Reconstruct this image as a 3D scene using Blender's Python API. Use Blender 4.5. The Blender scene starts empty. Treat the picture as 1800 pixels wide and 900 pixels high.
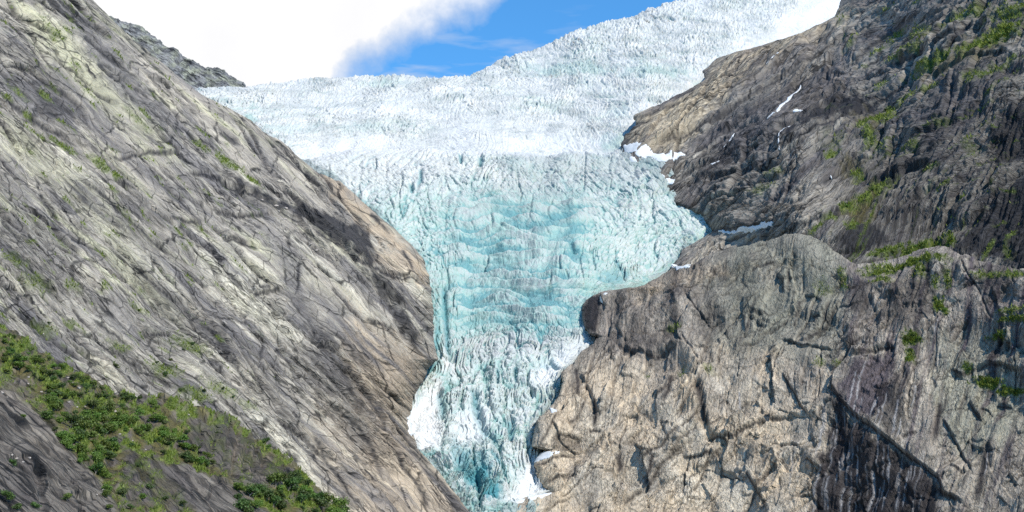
import bpy, math, random, time
import numpy as np
T0 = time.time()
SC = bpy.context.scene
COL = SC.collection
rng = np.random.default_rng(11)
random.seed(5)
f32 = np.float32
Q = 1.1            # terrain grid step

# ---------------------------------------------------------------- camera
FPX = 900 / math.tan(math.radians(22))
PITCH = math.radians(12)
CAM = np.array([0, 0, 1.7])
FW = np.array([0, math.cos(PITCH), math.sin(PITCH)])
UP = np.array([0, -math.sin(PITCH), math.cos(PITCH)])
RT = np.array([1.0, 0, 0])


def world(u, v, d):
    """survey bearing (u, v) and distance d to a point of the valley"""
    x = (u - 900) / FPX * d
    y = -(v - 450) / FPX * d
    return CAM + d[..., None] * FW + x[..., None] * RT + y[..., None] * UP


def bearing(P):
    R = P - CAM
    d = R @ FW
    return 900 + (R @ RT) / d * FPX, 450 - (R @ UP) / d * FPX, d


# ---------------------------------------------------------------- noise
_a = rng.uniform(0, 2 * np.pi, (256, 256))
GX, GY = np.cos(_a).astype(f32), np.sin(_a).astype(f32)
HR = rng.random((256, 256, 4)).astype(f32)


def perlin(x, y):
    x0 = np.floor(x); y0 = np.floor(y)
    fx = (x - x0).astype(f32); fy = (y - y0).astype(f32)
    i = x0.astype(np.int32) & 255; j = y0.astype(np.int32) & 255
    i1 = (i + 1) & 255; j1 = (j + 1) & 255
    sx = fx * fx * fx * (fx * (fx * 6 - 15) + 10)
    sy = fy * fy * fy * (fy * (fy * 6 - 15) + 10)
    a = GX[i, j] * fx + GY[i, j] * fy
    b = GX[i1, j] * (fx - 1) + GY[i1, j] * fy
    c = GX[i, j1] * fx + GY[i, j1] * (fy - 1)
    d = GX[i1, j1] * (fx - 1) + GY[i1, j1] * (fy - 1)
    return 1.5 * ((a + sx * (b - a)) * (1 - sy) + (c + sx * (d - c)) * sy)


def fbm(x, y, o=4, g=.5, l=2.03):
    s = 0; a = 1; n = 0
    for k in range(o):
        s = s + a * perlin(x + 17.3 * k, y - 9.1 * k); n += a
        a *= g; x = x * l; y = y * l
    return s / n


def ridged(x, y, o=4, g=.5, l=2.1):
    s = 0; a = 1; n = 0
    for k in range(o):
        s = s + a * (1 - 2 * np.abs(perlin(x + 31.7 * k, y + 5.3 * k))); n += a
        a *= g; x = x * l; y = y * l
    return s / n


def voronoi(x, y):
    i0 = np.floor(x).astype(np.int32); j0 = np.floor(y).astype(np.int32)
    f1 = np.full(x.shape, 9., f32); f2 = f1.copy()
    r = np.zeros(x.shape + (4,), f32); dx1 = np.zeros(x.shape, f32); dy1 = dx1.copy()
    for di in (-1, 0, 1):
        for dj in (-1, 0, 1):
            h = HR[(i0 + di) & 255, (j0 + dj) & 255]
            dx = (i0 + di + h[..., 0] - x).astype(f32); dy = (j0 + dj + h[..., 1] - y).astype(f32)
            d = np.sqrt(dx * dx + dy * dy)
            m = d < f1
            f2 = np.where(m, f1, np.minimum(f2, d))
            f1 = np.where(m, d, f1)
            r[m] = h[m]; dx1 = np.where(m, dx, dx1); dy1 = np.where(m, dy, dy1)
    return f1, f2, r, dx1, dy1


def sst(a, b, x):
    t = np.clip((x - a) / (b - a), 0, 1)
    return t * t * (3 - 2 * t)


def strata(a, b, seed, sharp=.1):
    """broken ledges: along a, stacked along b; each steps out at its foot and slopes back above"""
    w = b + .6 * fbm(a * .35 + seed, b * .3 - seed, 3) + seed * 7.7
    k = np.floor(w); f = w - k
    amp = np.clip(perlin(a * .55 + seed * 3.1, k * 5.37 + .5) * 1.6 + .25, 0, 1.3)
    return amp * np.where(f < sharp, f / sharp, 1 - (f - sharp) / (1 - sharp))


# ---------------------------------------------------------------- surveyed surfaces
def tps(pts):
    p = np.array(pts, float); X = p[:, :2] / 500; w = 1 / p[:, 2]
    n = len(p)
    r2 = ((X[:, None] - X[None]) ** 2).sum(-1)
    K = .5 * r2 * np.log(r2 + 1e-9) + np.eye(n) * 4e-3
    A = np.zeros((n + 3, n + 3)); A[:n, :n] = K; A[:n, n] = 1; A[:n, n + 1:] = X; A[n, :n] = 1; A[n + 1:, :n] = X.T
    c = np.linalg.solve(A, np.r_[w, 0, 0, 0])

    def f(u, v):
        s = c[n] + c[n + 1] * u / 500 + c[n + 2] * v / 500
        for i in range(n):
            q = (u / 500 - X[i, 0]) ** 2 + (v / 500 - X[i, 1]) ** 2
            s = s + c[i] * .5 * q * np.log(q + 1e-9)
        return 1 / np.clip(s, 1 / 6000, 1 / 60)
    return f


def lin(tab):
    t = np.array(tab, float)
    return lambda x: np.interp(x, t[:, 0], t[:, 1])


def dist_line(U, V, pts, pad):
    p = np.array(pts, float)
    m = (U > p[:, 0].min() - pad) & (U < p[:, 0].max() + pad) & (V > p[:, 1].min() - pad) & (V < p[:, 1].max() + pad)
    u = U[m]; v = V[m]
    best = np.full(u.shape, 1e9); side = np.zeros(u.shape); along = np.zeros(u.shape)
    L = np.hypot(*np.diff(p, axis=0).T); C = np.r_[0, np.cumsum(L)]
    for i in range(len(p) - 1):
        ex, ey = p[i + 1] - p[i]
        t = np.clip(((u - p[i, 0]) * ex + (v - p[i, 1]) * ey) / (L[i] ** 2), 0, 1)
        d = np.hypot(u - p[i, 0] - t * ex, v - p[i, 1] - t * ey)
        c = ex * (v - p[i, 1]) - ey * (u - p[i, 0])
        b = d < best
        best = np.where(b, d, best); side = np.where(b, -np.sign(c), side); along = np.where(b, (C[i] + t * L[i]) / C[-1], along)
    return m, best, side, along


def poly_sd(U, V, pts, pad=40):
    p = np.array(pts, float)
    m = (U > p[:, 0].min() - pad) & (U < p[:, 0].max() + pad) & (V > p[:, 1].min() - pad) & (V < p[:, 1].max() + pad)
    u = U[m]; v = V[m]
    best = np.full(u.shape, 1e9); ins = np.zeros(u.shape, bool)
    n = len(p)
    for i in range(n):
        a = p[i]; b = p[(i + 1) % n]; e = b - a
        t = np.clip(((u - a[0]) * e[0] + (v - a[1]) * e[1]) / max(e @ e, 1e-9), 0, 1)
        best = np.minimum(best, np.hypot(u - a[0] - t * e[0], v - a[1] - t * e[1]))
        if a[1] != b[1]:
            ins ^= ((a[1] > v) != (b[1] > v)) & (u < (b[0] - a[0]) * (v - a[1]) / (b[1] - a[1]) + a[0])
    return m, np.where(ins, best, -best)


class Sheet:
    """a sheet of terrain on a grid: base points, their normals, a relief and masks"""

    def __init__(s, U, V, D, flip=False):
        s.U, s.V, s.D = U, V, D
        s.P = world(U, V, D)
        s.h = np.zeros(U.shape)
        s.m = {}
        a = np.gradient(s.P, axis=1); b = np.gradient(s.P, axis=0)
        n = np.cross(b, a)
        n /= np.linalg.norm(n, axis=-1, keepdims=True) + 1e-9
        c = ((CAM - s.P) * n).sum(-1)
        if np.median(c) < 0:
            n = -n
        s.N = n
        s.wu = U + 5 * fbm(U / 48, V / 48, 3, .4); s.wv = V + 5 * fbm(U / 48 + 50, V / 48 + 9, 3, .4)
        s.fade = np.ones(U.shape)
        s.dir = None; s.hatch = None; s.edge_ = None

    def mask(s, k):
        if k not in s.m:
            s.m[k] = np.zeros(s.U.shape)
        return s.m[k]

    def crack(s, pts, w=2.2, dep=3.0):
        m, d, sd, t = dist_line(s.wu, s.wv, pts, 5 * w)
        s.h[m] -= dep * np.exp(-(d / w) ** 2) * (sst(0, .08, t) * sst(1, .92, t) * .8 + .2)

    def ledge(s, pts, h=5., w=25., dark=0):
        m, d, sd, t = dist_line(s.wu, s.wv, pts, 4 * w)
        tp = sst(0, .12, t) * sst(1, .88, t) * (d < 4 * w)
        s.h[m] += 1.0 * h * np.where(sd > 0, np.exp(-d / w) * sst(0, 4, d), -.9 * np.exp(-d / 4) * sst(0, 3, d)) * tp
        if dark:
            s.mask('dark')[m] = np.maximum(s.mask('dark')[m], dark * np.exp(-(d / 2.6) ** 2) * (sd <= 0) * tp)  # shade under the lip, painted into the dark tone

    def patch(s, key, pts, amt=1., soft=10., nz=12., freq=14., cut=True):
        m, sd = poly_sd(s.wu, s.wv, pts)
        u = s.U[m]; v = s.V[m]
        if s.dir is not None:
            u = s.dir[0][m] / 2.4 + .4 * u; v = s.dir[1][m] * 1.3
        val = np.clip(.5 + (sd + 1.5 * nz * fbm(u / freq + 3, v / freq, 4)) / soft, 0, 1) * amt
        k = s.mask(key)
        k[m] = np.maximum(k[m], val)

    def spot(s, key, u0, v0, ru, rv, amt=1., rot=0., nz=.7, freq=11.):
        du = s.wu - u0; dv = s.wv - v0
        c, q = math.cos(rot), math.sin(rot)
        a = (du * c + dv * q) / ru; b = (-du * q + dv * c) / rv
        r = np.sqrt(a * a + b * b)
        m = r < 2
        val = np.clip(1.5 * (1 - r[m]) + nz * 1.5 * fbm(s.U[m] / freq, s.V[m] / freq + 7, 4), 0, 1) * amt
        k = s.mask(key)
        k[m] = np.maximum(k[m], val)

    def line(s, key, pts, w=2., amt=1., broken=.0):
        m, d, sd, t = dist_line(s.U + .2 * (s.wu - s.U), s.V + .2 * (s.wv - s.V), pts, 4 * w)
        tp = sst(0, .1, t) * sst(1, .7, t)
        if broken:
            tp = tp * np.clip(.9 + broken * fbm(s.U[m] / 4, s.V[m] / 22, 3) * 2, 0, 1)
        k = s.mask(key)
        k[m] = np.maximum(k[m], amt * np.exp(-(d / w) ** 2) * tp)

    def joints(s, a, b, sa, sb, w, dep, dk, seed, thr=0., step=0.):
        q = b / sb + .55 * fbm(a / sa + seed, b / (sb * 2.5) - seed, 2) + .10 * fbm(a / 14 + seed, b / 14, 2) * min(1, 9 / sb) + seed * 3.3
        k = np.round(q)
        off = HR[k.astype(np.int32) & 255, int(seed * 10) & 255, 0] - .5
        d = (q - k - .55 * off) * sb
        mod = np.clip(perlin(a / (sa * .7) + 9.1 * k, k * 5.37 + seed) * 2.6 + .45 + thr, 0, 1) * (.45 + .55 * HR[k.astype(np.int32) & 255, int(seed * 10 + 7) & 255, 1])
        mod = mod * np.clip(fbm(a / 130 + seed, b / 110, 2) * 2.2 + .8, .12, 1)
        w = w * (.75 + .6 * np.clip(perlin(a / 17 + k, k * 3.1), -.6, 1))
        w = w * 1.25
        ln = np.exp(-(d / w) ** 2) * mod
        s.h -= dep * ln
        if step: s.h += step * np.tanh(d / 1.7) * mod * np.exp(-np.abs(d) / (sb * .45))
        k = s.mask('dark'); s.m['dark'] = np.maximum(k, dk * ln)  # on rock this paints crack shade along the groove

    def push(s, dirn=None):
        s.h = s.h * s.fade * (1 if s.edge_ is None else .3 + .7 * sst(0, 45, s.edge_))
        n = s.N if dirn is None else dirn
        s.X = s.P + n * (s.h * s.D / FPX)[..., None]

    def build(s, name, mat, sets, parent=None):
        r, c = s.U.shape
        me = bpy.data.meshes.new(name)
        idx = np.arange(r * c).reshape(r, c)
        q = np.stack([idx[:-1, :-1], idx[1:, :-1], idx[1:, 1:], idx[:-1, 1:]], -1).reshape(-1, 4)
        fill(me, s.X.reshape(-1, 3), q)
        for an, keys in sets.items():
            at = me.attributes.new(an, 'FLOAT_COLOR', 'POINT')
            d = np.zeros((r * c, 4), f32)
            for i, k in enumerate(keys):
                if k in s.m:
                    d[:, i] = s.m[k].reshape(-1)
            at.data.foreach_set('color', d.reshape(-1))
        uvn = me.attributes.new('strike', 'FLOAT_VECTOR', 'POINT')
        vec = np.zeros((r * c, 3), f32)
        if s.dir is not None:
            vec[:, 0] = s.dir[0].reshape(-1); vec[:, 1] = s.dir[1].reshape(-1)
            vec[:, 2] = s.hatch.reshape(-1) if s.hatch is not None else 1
        uvn.data.foreach_set('vector', vec.reshape(-1))
        me.materials.append(mat)
        o = bpy.data.objects.new(name, me)
        COL.objects.link(o)
        o.parent = parent
        return o

    def at(s, u, v):
        if not hasattr(s, 'pu'):
            s.pu, s.pv, s.pd = bearing(s.X[::2, ::2])
        i = np.argmin((s.pu - u) ** 2 + (s.pv - v) ** 2)
        i = np.unravel_index(i, s.pu.shape)
        return s.X[::2, ::2][i], s.N[::2, ::2][i], s.pd[i]


def fill(me, verts, quads):
    n = quads.shape[1]
    me.vertices.add(len(verts)); me.vertices.foreach_set('co', np.ascontiguousarray(verts, f32).reshape(-1))
    me.loops.add(quads.size); me.loops.foreach_set('vertex_index', np.ascontiguousarray(quads, np.int32).reshape(-1))
    me.polygons.add(len(quads))
    me.polygons.foreach_set('loop_start', np.arange(0, quads.size, n, dtype=np.int32))
    me.polygons.foreach_set('loop_total', np.full(len(quads), n, np.int32))
    me.polygons.foreach_set('use_smooth', np.ones(len(quads), bool))
    me.update(calc_edges=True)


def tag(o, label=None, cat=None, group=None, kind=None):
    if label: o['label'] = label
    if cat: o['category'] = cat
    if group: o['group'] = group
    if kind: o['kind'] = kind
    return o


# ---------------------------------------------------------------- materials
class NT:
    def __init__(s, name):
        s.mat = bpy.data.materials.new(name); s.mat.use_nodes = True
        s.t = s.mat.node_tree; s.t.nodes.clear()
        s.out = s.n('ShaderNodeOutputMaterial')
        s.b = s.n('ShaderNodeBsdfPrincipled'); s.l(s.b.outputs[0], s.out.inputs[0])

    def n(s, typ, **kw):
        x = s.t.nodes.new(typ)
        for k, v in kw.items(): setattr(x, k, v)
        return x

    def l(s, a, b): s.t.links.new(a, b)

    def put(s, sock, v):
        if hasattr(v, 'is_output'): s.l(v, sock)
        elif isinstance(v, (tuple, list)): sock.default_value = (*v, 1) if len(v) == 3 and len(sock.default_value) == 4 else v
        else: sock.default_value = v

    def attr(s, name):
        a = s.n('ShaderNodeAttribute', attribute_name=name)
        sp = s.n('ShaderNodeSeparateColor'); s.l(a.outputs['Color'], sp.inputs[0])
        return [sp.outputs[0], sp.outputs[1], sp.outputs[2], a.outputs['Alpha']]

    def vec(s, name):
        return s.n('ShaderNodeAttribute', attribute_name=name).outputs['Vector']

    def mix(s, fac, a, b, mode='MIX'):
        m = s.n('ShaderNodeMix', data_type='RGBA', blend_type=mode)
        s.put(m.inputs[0], fac); s.put(m.inputs[6], a); s.put(m.inputs[7], b)
        return m.outputs[2]

    def math(s, op, a, b=0., c=0., clamp=False):
        m = s.n('ShaderNodeMath', operation=op, use_clamp=clamp)
        s.put(m.inputs[0], a); s.put(m.inputs[1], b); s.put(m.inputs[2], c)
        return m.outputs[0]

    def noise(s, vec, scale, det=5, rough=.6, dist=0):
        x = s.n('ShaderNodeTexNoise'); s.put(x.inputs['Vector'], vec)
        x.inputs['Scale'].default_value = scale; x.inputs['Detail'].default_value = det
        x.inputs['Roughness'].default_value = rough; x.inputs['Distortion'].default_value = dist
        return x.outputs[0]

    def scale(s, vec, sc):
        m = s.n('ShaderNodeMapping'); s.l(vec, m.inputs[0]); m.inputs['Scale'].default_value = sc
        return m.outputs[0]

    def ramp(s, f, pts):
        r = s.n('ShaderNodeValToRGB'); s.l(f, r.inputs[0])
        e = r.color_ramp.elements
        while len(e) < len(pts): e.new(.5)
        for el, (p, c) in zip(e, pts): el.position = p; el.color = (*c, 1) if len(c) == 3 else c
        return r.outputs[0]

    def bump(s, h, st=.5, dist=1., nrm=None):
        b = s.n('ShaderNodeBump'); s.put(b.inputs['Height'], h)
        b.inputs['Strength'].default_value = st; b.inputs['Distance'].default_value = dist
        if nrm is not None: s.l(nrm, b.inputs['Normal'])
        return b.outputs[0]


def rock_material(name, base, pale, dark, lich, tan, purple, blocky=0.):
    t = NT(name)
    st_ = t.vec('strike')
    hz = t.n('ShaderNodeSeparateXYZ'); t.l(st_, hz.inputs[0]); hat = hz.outputs[2]
    st = t.scale(st_, (1, 1, 0))
    kx, ky = (3.2, .55) if blocky else (1, 1)
    #                      # surface coordinates along / across the foliation, metres
    A = t.attr('tone'); B = t.attr('cover')    # tone: pale, dark, lichen, tan   cover: moss, purple, streak, heath
    pos = t.n('ShaderNodeNewGeometry').outputs['Position']
    n1 = t.noise(t.scale(st, (.012 * kx, .10 * ky, 1)), 1, 6, .65, .3)
    n2 = t.noise(t.scale(st, (.05 * kx, .45 * ky, 1)), 1, 5, .7, .2)
    n3 = t.noise(pos, .22, 4, .7)
    n4 = t.noise(pos, .03, 4, .6)
    c = t.ramp(n1, [(.30, tuple(x * .55 for x in base)), (.47, base), (.60, tuple(x * 1.25 for x in base)), (.75, pale)])
    c = t.mix(t.math('MULTIPLY', t.ramp(n4, [(.4, (0, 0, 0)), (.65, (1, 1, 1))]), .35), c, purple)
    c = t.mix(A[0], c, t.mix(n2, tuple(x * .7 for x in pale), pale))
    c = t.mix(A[2], c, t.mix(n2, tuple(x * .65 for x in lich), tuple(x * 1.2 for x in lich)))
    c = t.mix(A[3], c, t.mix(n2, tuple(x * .6 for x in tan), tuple(x * 1.25 for x in tan)))
    c = t.mix(B[1], c, t.mix(n2, tuple(x * .6 for x in purple), tuple(x * 1.2 for x in purple)))
    c = t.mix(A[1], c, t.mix(n2, tuple(x * .5 for x in dark), tuple(x * 1.6 for x in dark)))
    def seam(n, w, deep):                      # open seams: crack shade painted in as thin dark lines along the noise's mid level
        d = t.math('ABSOLUTE', t.math('SUBTRACT', n, .5))
        return t.ramp(d, [(0, (deep,) * 3), (w * .45, (deep * 1.3,) * 3), (w, (1, 1, 1))])
    n5 = t.noise(t.scale(st, (.011 * kx, .13 * ky, 1)), 1, 4, .5, .25)
    n6 = t.noise(t.scale(st, (.035 * kx, .36 * ky, 1)), 1, 3, .5, .2)
    s5, s6 = seam(n5, .028, .10), seam(n6, .034, .28)
    c = t.mix(t.math('MULTIPLY', hat, t.ramp(n4, [(.40, (.1,) * 3), (.55, (1, 1, 1))])), c, s5, 'MULTIPLY')
    c = t.mix(t.math('MULTIPLY', hat, t.ramp(n4, [(.45, (.9,) * 3), (.60, (.1,) * 3)])), c, s6, 'MULTIPLY')
    hcr = t.math('ADD', s5, t.math('MULTIPLY', s6, .6))
    if not blocky:                             # slabs: elongated polygons of the joint net, stepped and edged
        for (ka, kb), am_ in (((.0085, .034), .85), ((.026, .095), .6)):
            wv = t.n('ShaderNodeTexNoise'); t.l(t.scale(st, (.01, .03, 1)), wv.inputs['Vector']); wv.inputs['Scale'].default_value = 1; wv.inputs['Detail'].default_value = 3
            wsc = t.n('ShaderNodeVectorMath', operation='SCALE'); t.l(wv.outputs['Color'], wsc.inputs[0]); wsc.inputs['Scale'].default_value = .9
            wad = t.n('ShaderNodeVectorMath', operation='ADD'); t.l(t.scale(st, (ka, kb, 0)), wad.inputs[0]); t.l(wsc.outputs[0], wad.inputs[1])
            e_ = t.n('ShaderNodeTexVoronoi', feature='DISTANCE_TO_EDGE', voronoi_dimensions='2D'); t.l(wad.outputs[0], e_.inputs['Vector']); e_.inputs['Scale'].default_value = 1
            f_ = t.n('ShaderNodeTexVoronoi', feature='F1', voronoi_dimensions='2D'); t.l(wad.outputs[0], f_.inputs['Vector']); f_.inputs['Scale'].default_value = 1
            fs = t.n('ShaderNodeSeparateColor'); t.l(f_.outputs['Color'], fs.inputs[0])
            ed = t.ramp(e_.outputs['Distance'], [(0, (.10,) * 3), (.012, (.2,) * 3), (.030, (1, 1, 1))])
            c = t.mix(t.math('MULTIPLY', t.ramp(n4, [(.42, (.15,) * 3), (.56, (1, 1, 1))]), am_), c, ed, 'MULTIPLY')
            c = t.mix(am_ * .5, c, t.ramp(fs.outputs[0], [(0, (.55, .54, .55)), (.5, (1, 1, 1)), (1, (1.35, 1.33, 1.26))]), 'MULTIPLY')
            hcr = t.math('ADD', hcr, t.math('MULTIPLY', t.math('ADD', fs.outputs[1], ed), am_ * 1.2))
    if blocky:
        for sc_, am_ in ((.028, .55), (.075, .4)):
            vo = t.n('ShaderNodeTexVoronoi', feature='DISTANCE_TO_EDGE')
            wn_ = t.n('ShaderNodeVectorMath', operation='ADD'); t.l(pos, wn_.inputs[0])
            nn = t.n('ShaderNodeTexNoise'); t.l(pos, nn.inputs['Vector']); nn.inputs['Scale'].default_value = sc_ * 2
            sc2 = t.n('ShaderNodeVectorMath', operation='SCALE'); t.l(nn.outputs['Color'], sc2.inputs[0]); sc2.inputs['Scale'].default_value = .55 / sc_
            t.l(sc2.outputs[0], wn_.inputs[1]); t.l(wn_.outputs[0], vo.inputs['Vector']); vo.inputs['Scale'].default_value = sc_
            sv_ = t.ramp(vo.outputs['Distance'], [(0, (.3,) * 3), (.022, (.45,) * 3), (.05, (1, 1, 1))])
            c = t.mix(t.math('MULTIPLY', t.ramp(n3, [(.42, (0, 0, 0)), (.6, (1, 1, 1))]), blocky * am_ * 1.6, clamp=True), c, sv_, 'MULTIPLY')
            hcr = t.math('ADD', hcr, t.math('MULTIPLY', sv_, am_))
    grain = t.ramp(n2, [(.30, (.42, .41, .40)), (.5, (1, 1, 1)), (.70, (1.42, 1.41, 1.36))])
    c = t.mix(t.math('MULTIPLY_ADD', hat, .65, .2), c, grain, 'MULTIPLY')
    c = t.mix(.4, c, t.ramp(n3, [(.3, (.68, .67, .66)), (.7, (1.25, 1.25, 1.25))]), 'MULTIPLY')
    c = t.mix(B[3], c, t.ramp(n3, [(.3, (.035, .034, .012)), (.55, (.098, .082, .026)), (.75, (.165, .15, .04))]))
    c = t.mix(B[0], c, t.ramp(n3, [(.3, (.035, .058, .009)), (.55, (.10, .14, .016)), (.75, (.20, .235, .03))]))
    c = t.mix(B[2], c, (.50, .48, .47))
    t.put(t.b.inputs['Base Color'], c)
    t.b.inputs['Roughness'].default_value = .8
    t.b.inputs['Specular IOR Level'].default_value = .25
    h = t.math('ADD', t.math('ADD', t.math('MULTIPLY', n2, 1.4), n3), t.math('MULTIPLY', hcr, .8))
    t.l(t.bump(h, .8, 1.7), t.b.inputs['Normal'])
    return t.mat


SETS = {'tone': ('pale', 'dark', 'lichen', 'tan'), 'cover': ('moss', 'purple', 'streak', 'heath')}
m_left = rock_material('grey_gneiss', (.335, .30, .248), (.62, .57, .46), (.026, .024, .025), (.46, .435, .30), (.46, .355, .245), (.165, .152, .148))
m_right = rock_material('dark_gneiss', (.228, .208, .18), (.47, .42, .345), (.018, .018, .022), (.22, .23, .15), (.47, .395, .285), (.122, .11, .113))
m_butt = rock_material('tan_gneiss', (.39, .34, .27), (.76, .665, .52), (.016, .013, .016), (.31, .305, .23), (.66, .52, .36), (.11, .088, .095), .8)
m_fore = rock_material('brown_rock', (.12, .10, .08), (.26, .23, .19), (.03, .027, .025), (.16, .15, .09), (.26, .19, .13), (.085, .072, .07))
m_peak = rock_material('far_rock', (.17, .17, .17), (.30, .30, .28), (.05, .05, .055), (.26, .27, .20), (.3, .27, .2), (.13, .13, .15))


def ice_material():
    t = NT('glacier_ice')
    A = t.attr('ice')                           # blue, deep, snow, grit
    pos = t.n('ShaderNodeNewGeometry').outputs['Position']
    n1 = t.noise(pos, .09, 5, .65)
    n2 = t.noise(pos, .4, 4, .7)
    c = t.ramp(n1, [(.3, (.41, .43, .41)), (.5, (.52, .52, .50)), (.7, (.60, .59, .565))])
    c = t.mix(A[3], c, (.25, .28, .275))
    f = t.math('ADD', A[0], t.math('MULTIPLY', t.math('SUBTRACT', n1, .5), .5), clamp=True)
    c = t.mix(f, c, (.255, .385, .352))
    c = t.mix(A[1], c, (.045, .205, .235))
    c = t.mix(A[2], c, (.60, .605, .60))
    t.put(t.b.inputs['Base Color'], c)
    t.b.inputs['Roughness'].default_value = .6
    t.b.inputs['Specular IOR Level'].default_value = .3
    h = t.math('ADD', n1, t.math('MULTIPLY', n2, .5))
    t.l(t.bump(h, .7, 2.5), t.b.inputs['Normal'])
    return t.mat


m_ice = ice_material()
ICE = {'ice': ('blue', 'deep', 'snow', 'grit')}


def flat_mat(name, c0, c1, sc, rough=.8, bump=.4, dist=.3):
    t = NT(name)
    pos = t.n('ShaderNodeNewGeometry').outputs['Position']
    n = t.noise(pos, sc, 5, .65)
    t.put(t.b.inputs['Base Color'], t.ramp(n, [(.3, c0), (.7, c1)]))
    t.b.inputs['Roughness'].default_value = rough
    t.l(t.bump(n, bump, dist), t.b.inputs['Normal'])
    return t.mat


m_snow = flat_mat('old_snow', (.52, .54, .55), (.66, .67, .67), .3, .7)
m_foam = flat_mat('white_water', (.48, .50, .52), (.76, .77, .78), 1.2, .3)
m_boul = flat_mat('boulder_rock', (.20, .17, .15), (.46, .40, .35), 1.2, .85, .6)
m_bark = flat_mat('birch_bark', (.09, .07, .055), (.24, .21, .18), 3, .85)
m_gravel = flat_mat('valley_gravel', (.14, .13, .12), (.30, .28, .25), .6, .9)


def leaf_mat(name, c0, c1):
    t = NT(name)
    oi = t.n('ShaderNodeObjectInfo').outputs['Random']
    pos = t.n('ShaderNodeNewGeometry').outputs['Position']
    n = t.noise(pos, .9, 3, .6)
    c = t.ramp(n, [(.3, c0), (.7, c1)])
    hs = t.n('ShaderNodeHueSaturation'); t.put(hs.inputs['Color'], c)
    t.put(hs.inputs['Hue'], t.math('ADD', t.math('MULTIPLY', oi, .045), .475))
    t.put(hs.inputs['Value'], t.math('ADD', t.math('MULTIPLY', oi, .6), .7))
    t.l(hs.outputs[0], t.b.inputs['Base Color'])
    t.b.inputs['Roughness'].default_value = .6
    tr = t.n('ShaderNodeBsdfTranslucent'); t.l(hs.outputs[0], tr.inputs[0])
    mx = t.n('ShaderNodeMixShader'); mx.inputs[0].default_value = .3
    t.l(t.b.outputs[0], mx.inputs[1]); t.l(tr.outputs[0], mx.inputs[2]); t.l(mx.outputs[0], t.out.inputs[0])
    return t.mat


m_leafd = leaf_mat('dark_leaves', (.035, .065, .012), (.085, .135, .025))
m_leafb = leaf_mat('bright_leaves', (.060, .105, .012), (.135, .20, .026))
m_grass = leaf_mat('mountain_grass', (.08, .115, .013), (.20, .235, .03))

# ---------------------------------------------------------------- outlines of the valley sides
_left = lin([(-260, -60), (-150, 20), (-60, 110), (0, 163), (60, 222), (120, 297), (165, 350), (212, 440), (238, 470), (250, 492), (275, 520),
             (300, 555), (320, 598), (360, 645), (400, 692), (430, 722), (460, 745), (490, 756), (540, 759), (600, 763), (632, 770), (650, 752),
             (672, 744), (700, 724), (735, 719), (760, 724), (790, 732), (820, 762), (850, 790), (875, 812), (900, 832), (960, 880)])
_right = lin([(-260, 1830), (-60, 1560), (0, 1482), (30, 1468), (60, 1410), (80, 1345), (92, 1300), (105, 1262), (125, 1236), (140, 1240), (160, 1203), (185, 1160),
              (205, 1118), (220, 1122), (240, 1100), (262, 1094), (283, 1096), (300, 1120), (322, 1150), (345, 1168), (360, 1190), (378, 1236),
              (392, 1246), (405, 1262), (420, 1240), (440, 1200), (470, 1178), (540, 1172)])
_butt = lin([(440, 1215), (470, 1178), (490, 1148), (503, 1132), (507, 1112), (510, 1092), (514, 1066), (520, 1044), (528, 1031), (545, 1022), (570, 1026), (586, 1034), (592, 1050), (605, 1044), (620, 1020),
             (640, 1000), (655, 985), (675, 990), (700, 978), (715, 966), (740, 945), (765, 937), (785, 934), (792, 960), (806, 945), (818, 938),
             (835, 946), (850, 952), (868, 968), (878, 915), (888, 880), (900, 862), (960, 830)])


def edge(f, k):
    def g(v):
        return f(v) + 2.2 * fbm(v / 9 + k, v * 0 + k, 4) + 3.5 * fbm(v / 40 + k, v * 0 + 3, 2)
    return g


left_edge, right_edge, butt_edge = edge(_left, 1.5), edge(_right, 4.5), edge(_butt, 8.5)


def with_skirt(U, V, D, side, back, n=12, inset=1.0, axis=1):
    """carry the sheet round its edge and back into the mountain"""
    k = (np.arange(1, n + 1) / n)
    if axis == 1:
        u = U[:, -1:] if side > 0 else U[:, :1]
        d = D[:, -1:] if side > 0 else D[:, :1]
        v = V[:, -1:] if side > 0 else V[:, :1]
        kk = k[None]
    else:
        u, v, d = U[:1], V[:1], D[:1]
        kk = k[:, None][::-1]
    dd = d + back * kk ** 2 + 3 * kk
    if axis == 1:
        uu = u - side * inset * (back * kk ** 1.4) * .05 + 0 * dd; vv = v + 0 * uu
        if side > 0: return np.hstack([U, uu]), np.hstack([V, vv]), np.hstack([D, dd])
        return np.hstack([uu[:, ::-1], U]), np.hstack([vv[:, ::-1], V]), np.hstack([dd[:, ::-1], D])
    vv = v + inset * back * kk ** 1.4 * .05 + 0 * dd; uu = u + 0 * vv
    return np.vstack([uu, U]), np.vstack([vv, V]), np.vstack([dd, D])


def round_edge(D, e, w, R):
    q = np.clip(1 - e / w, 0, 1)
    return D + R * (1 - np.sqrt(1 - .985 * q ** 2))


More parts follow.
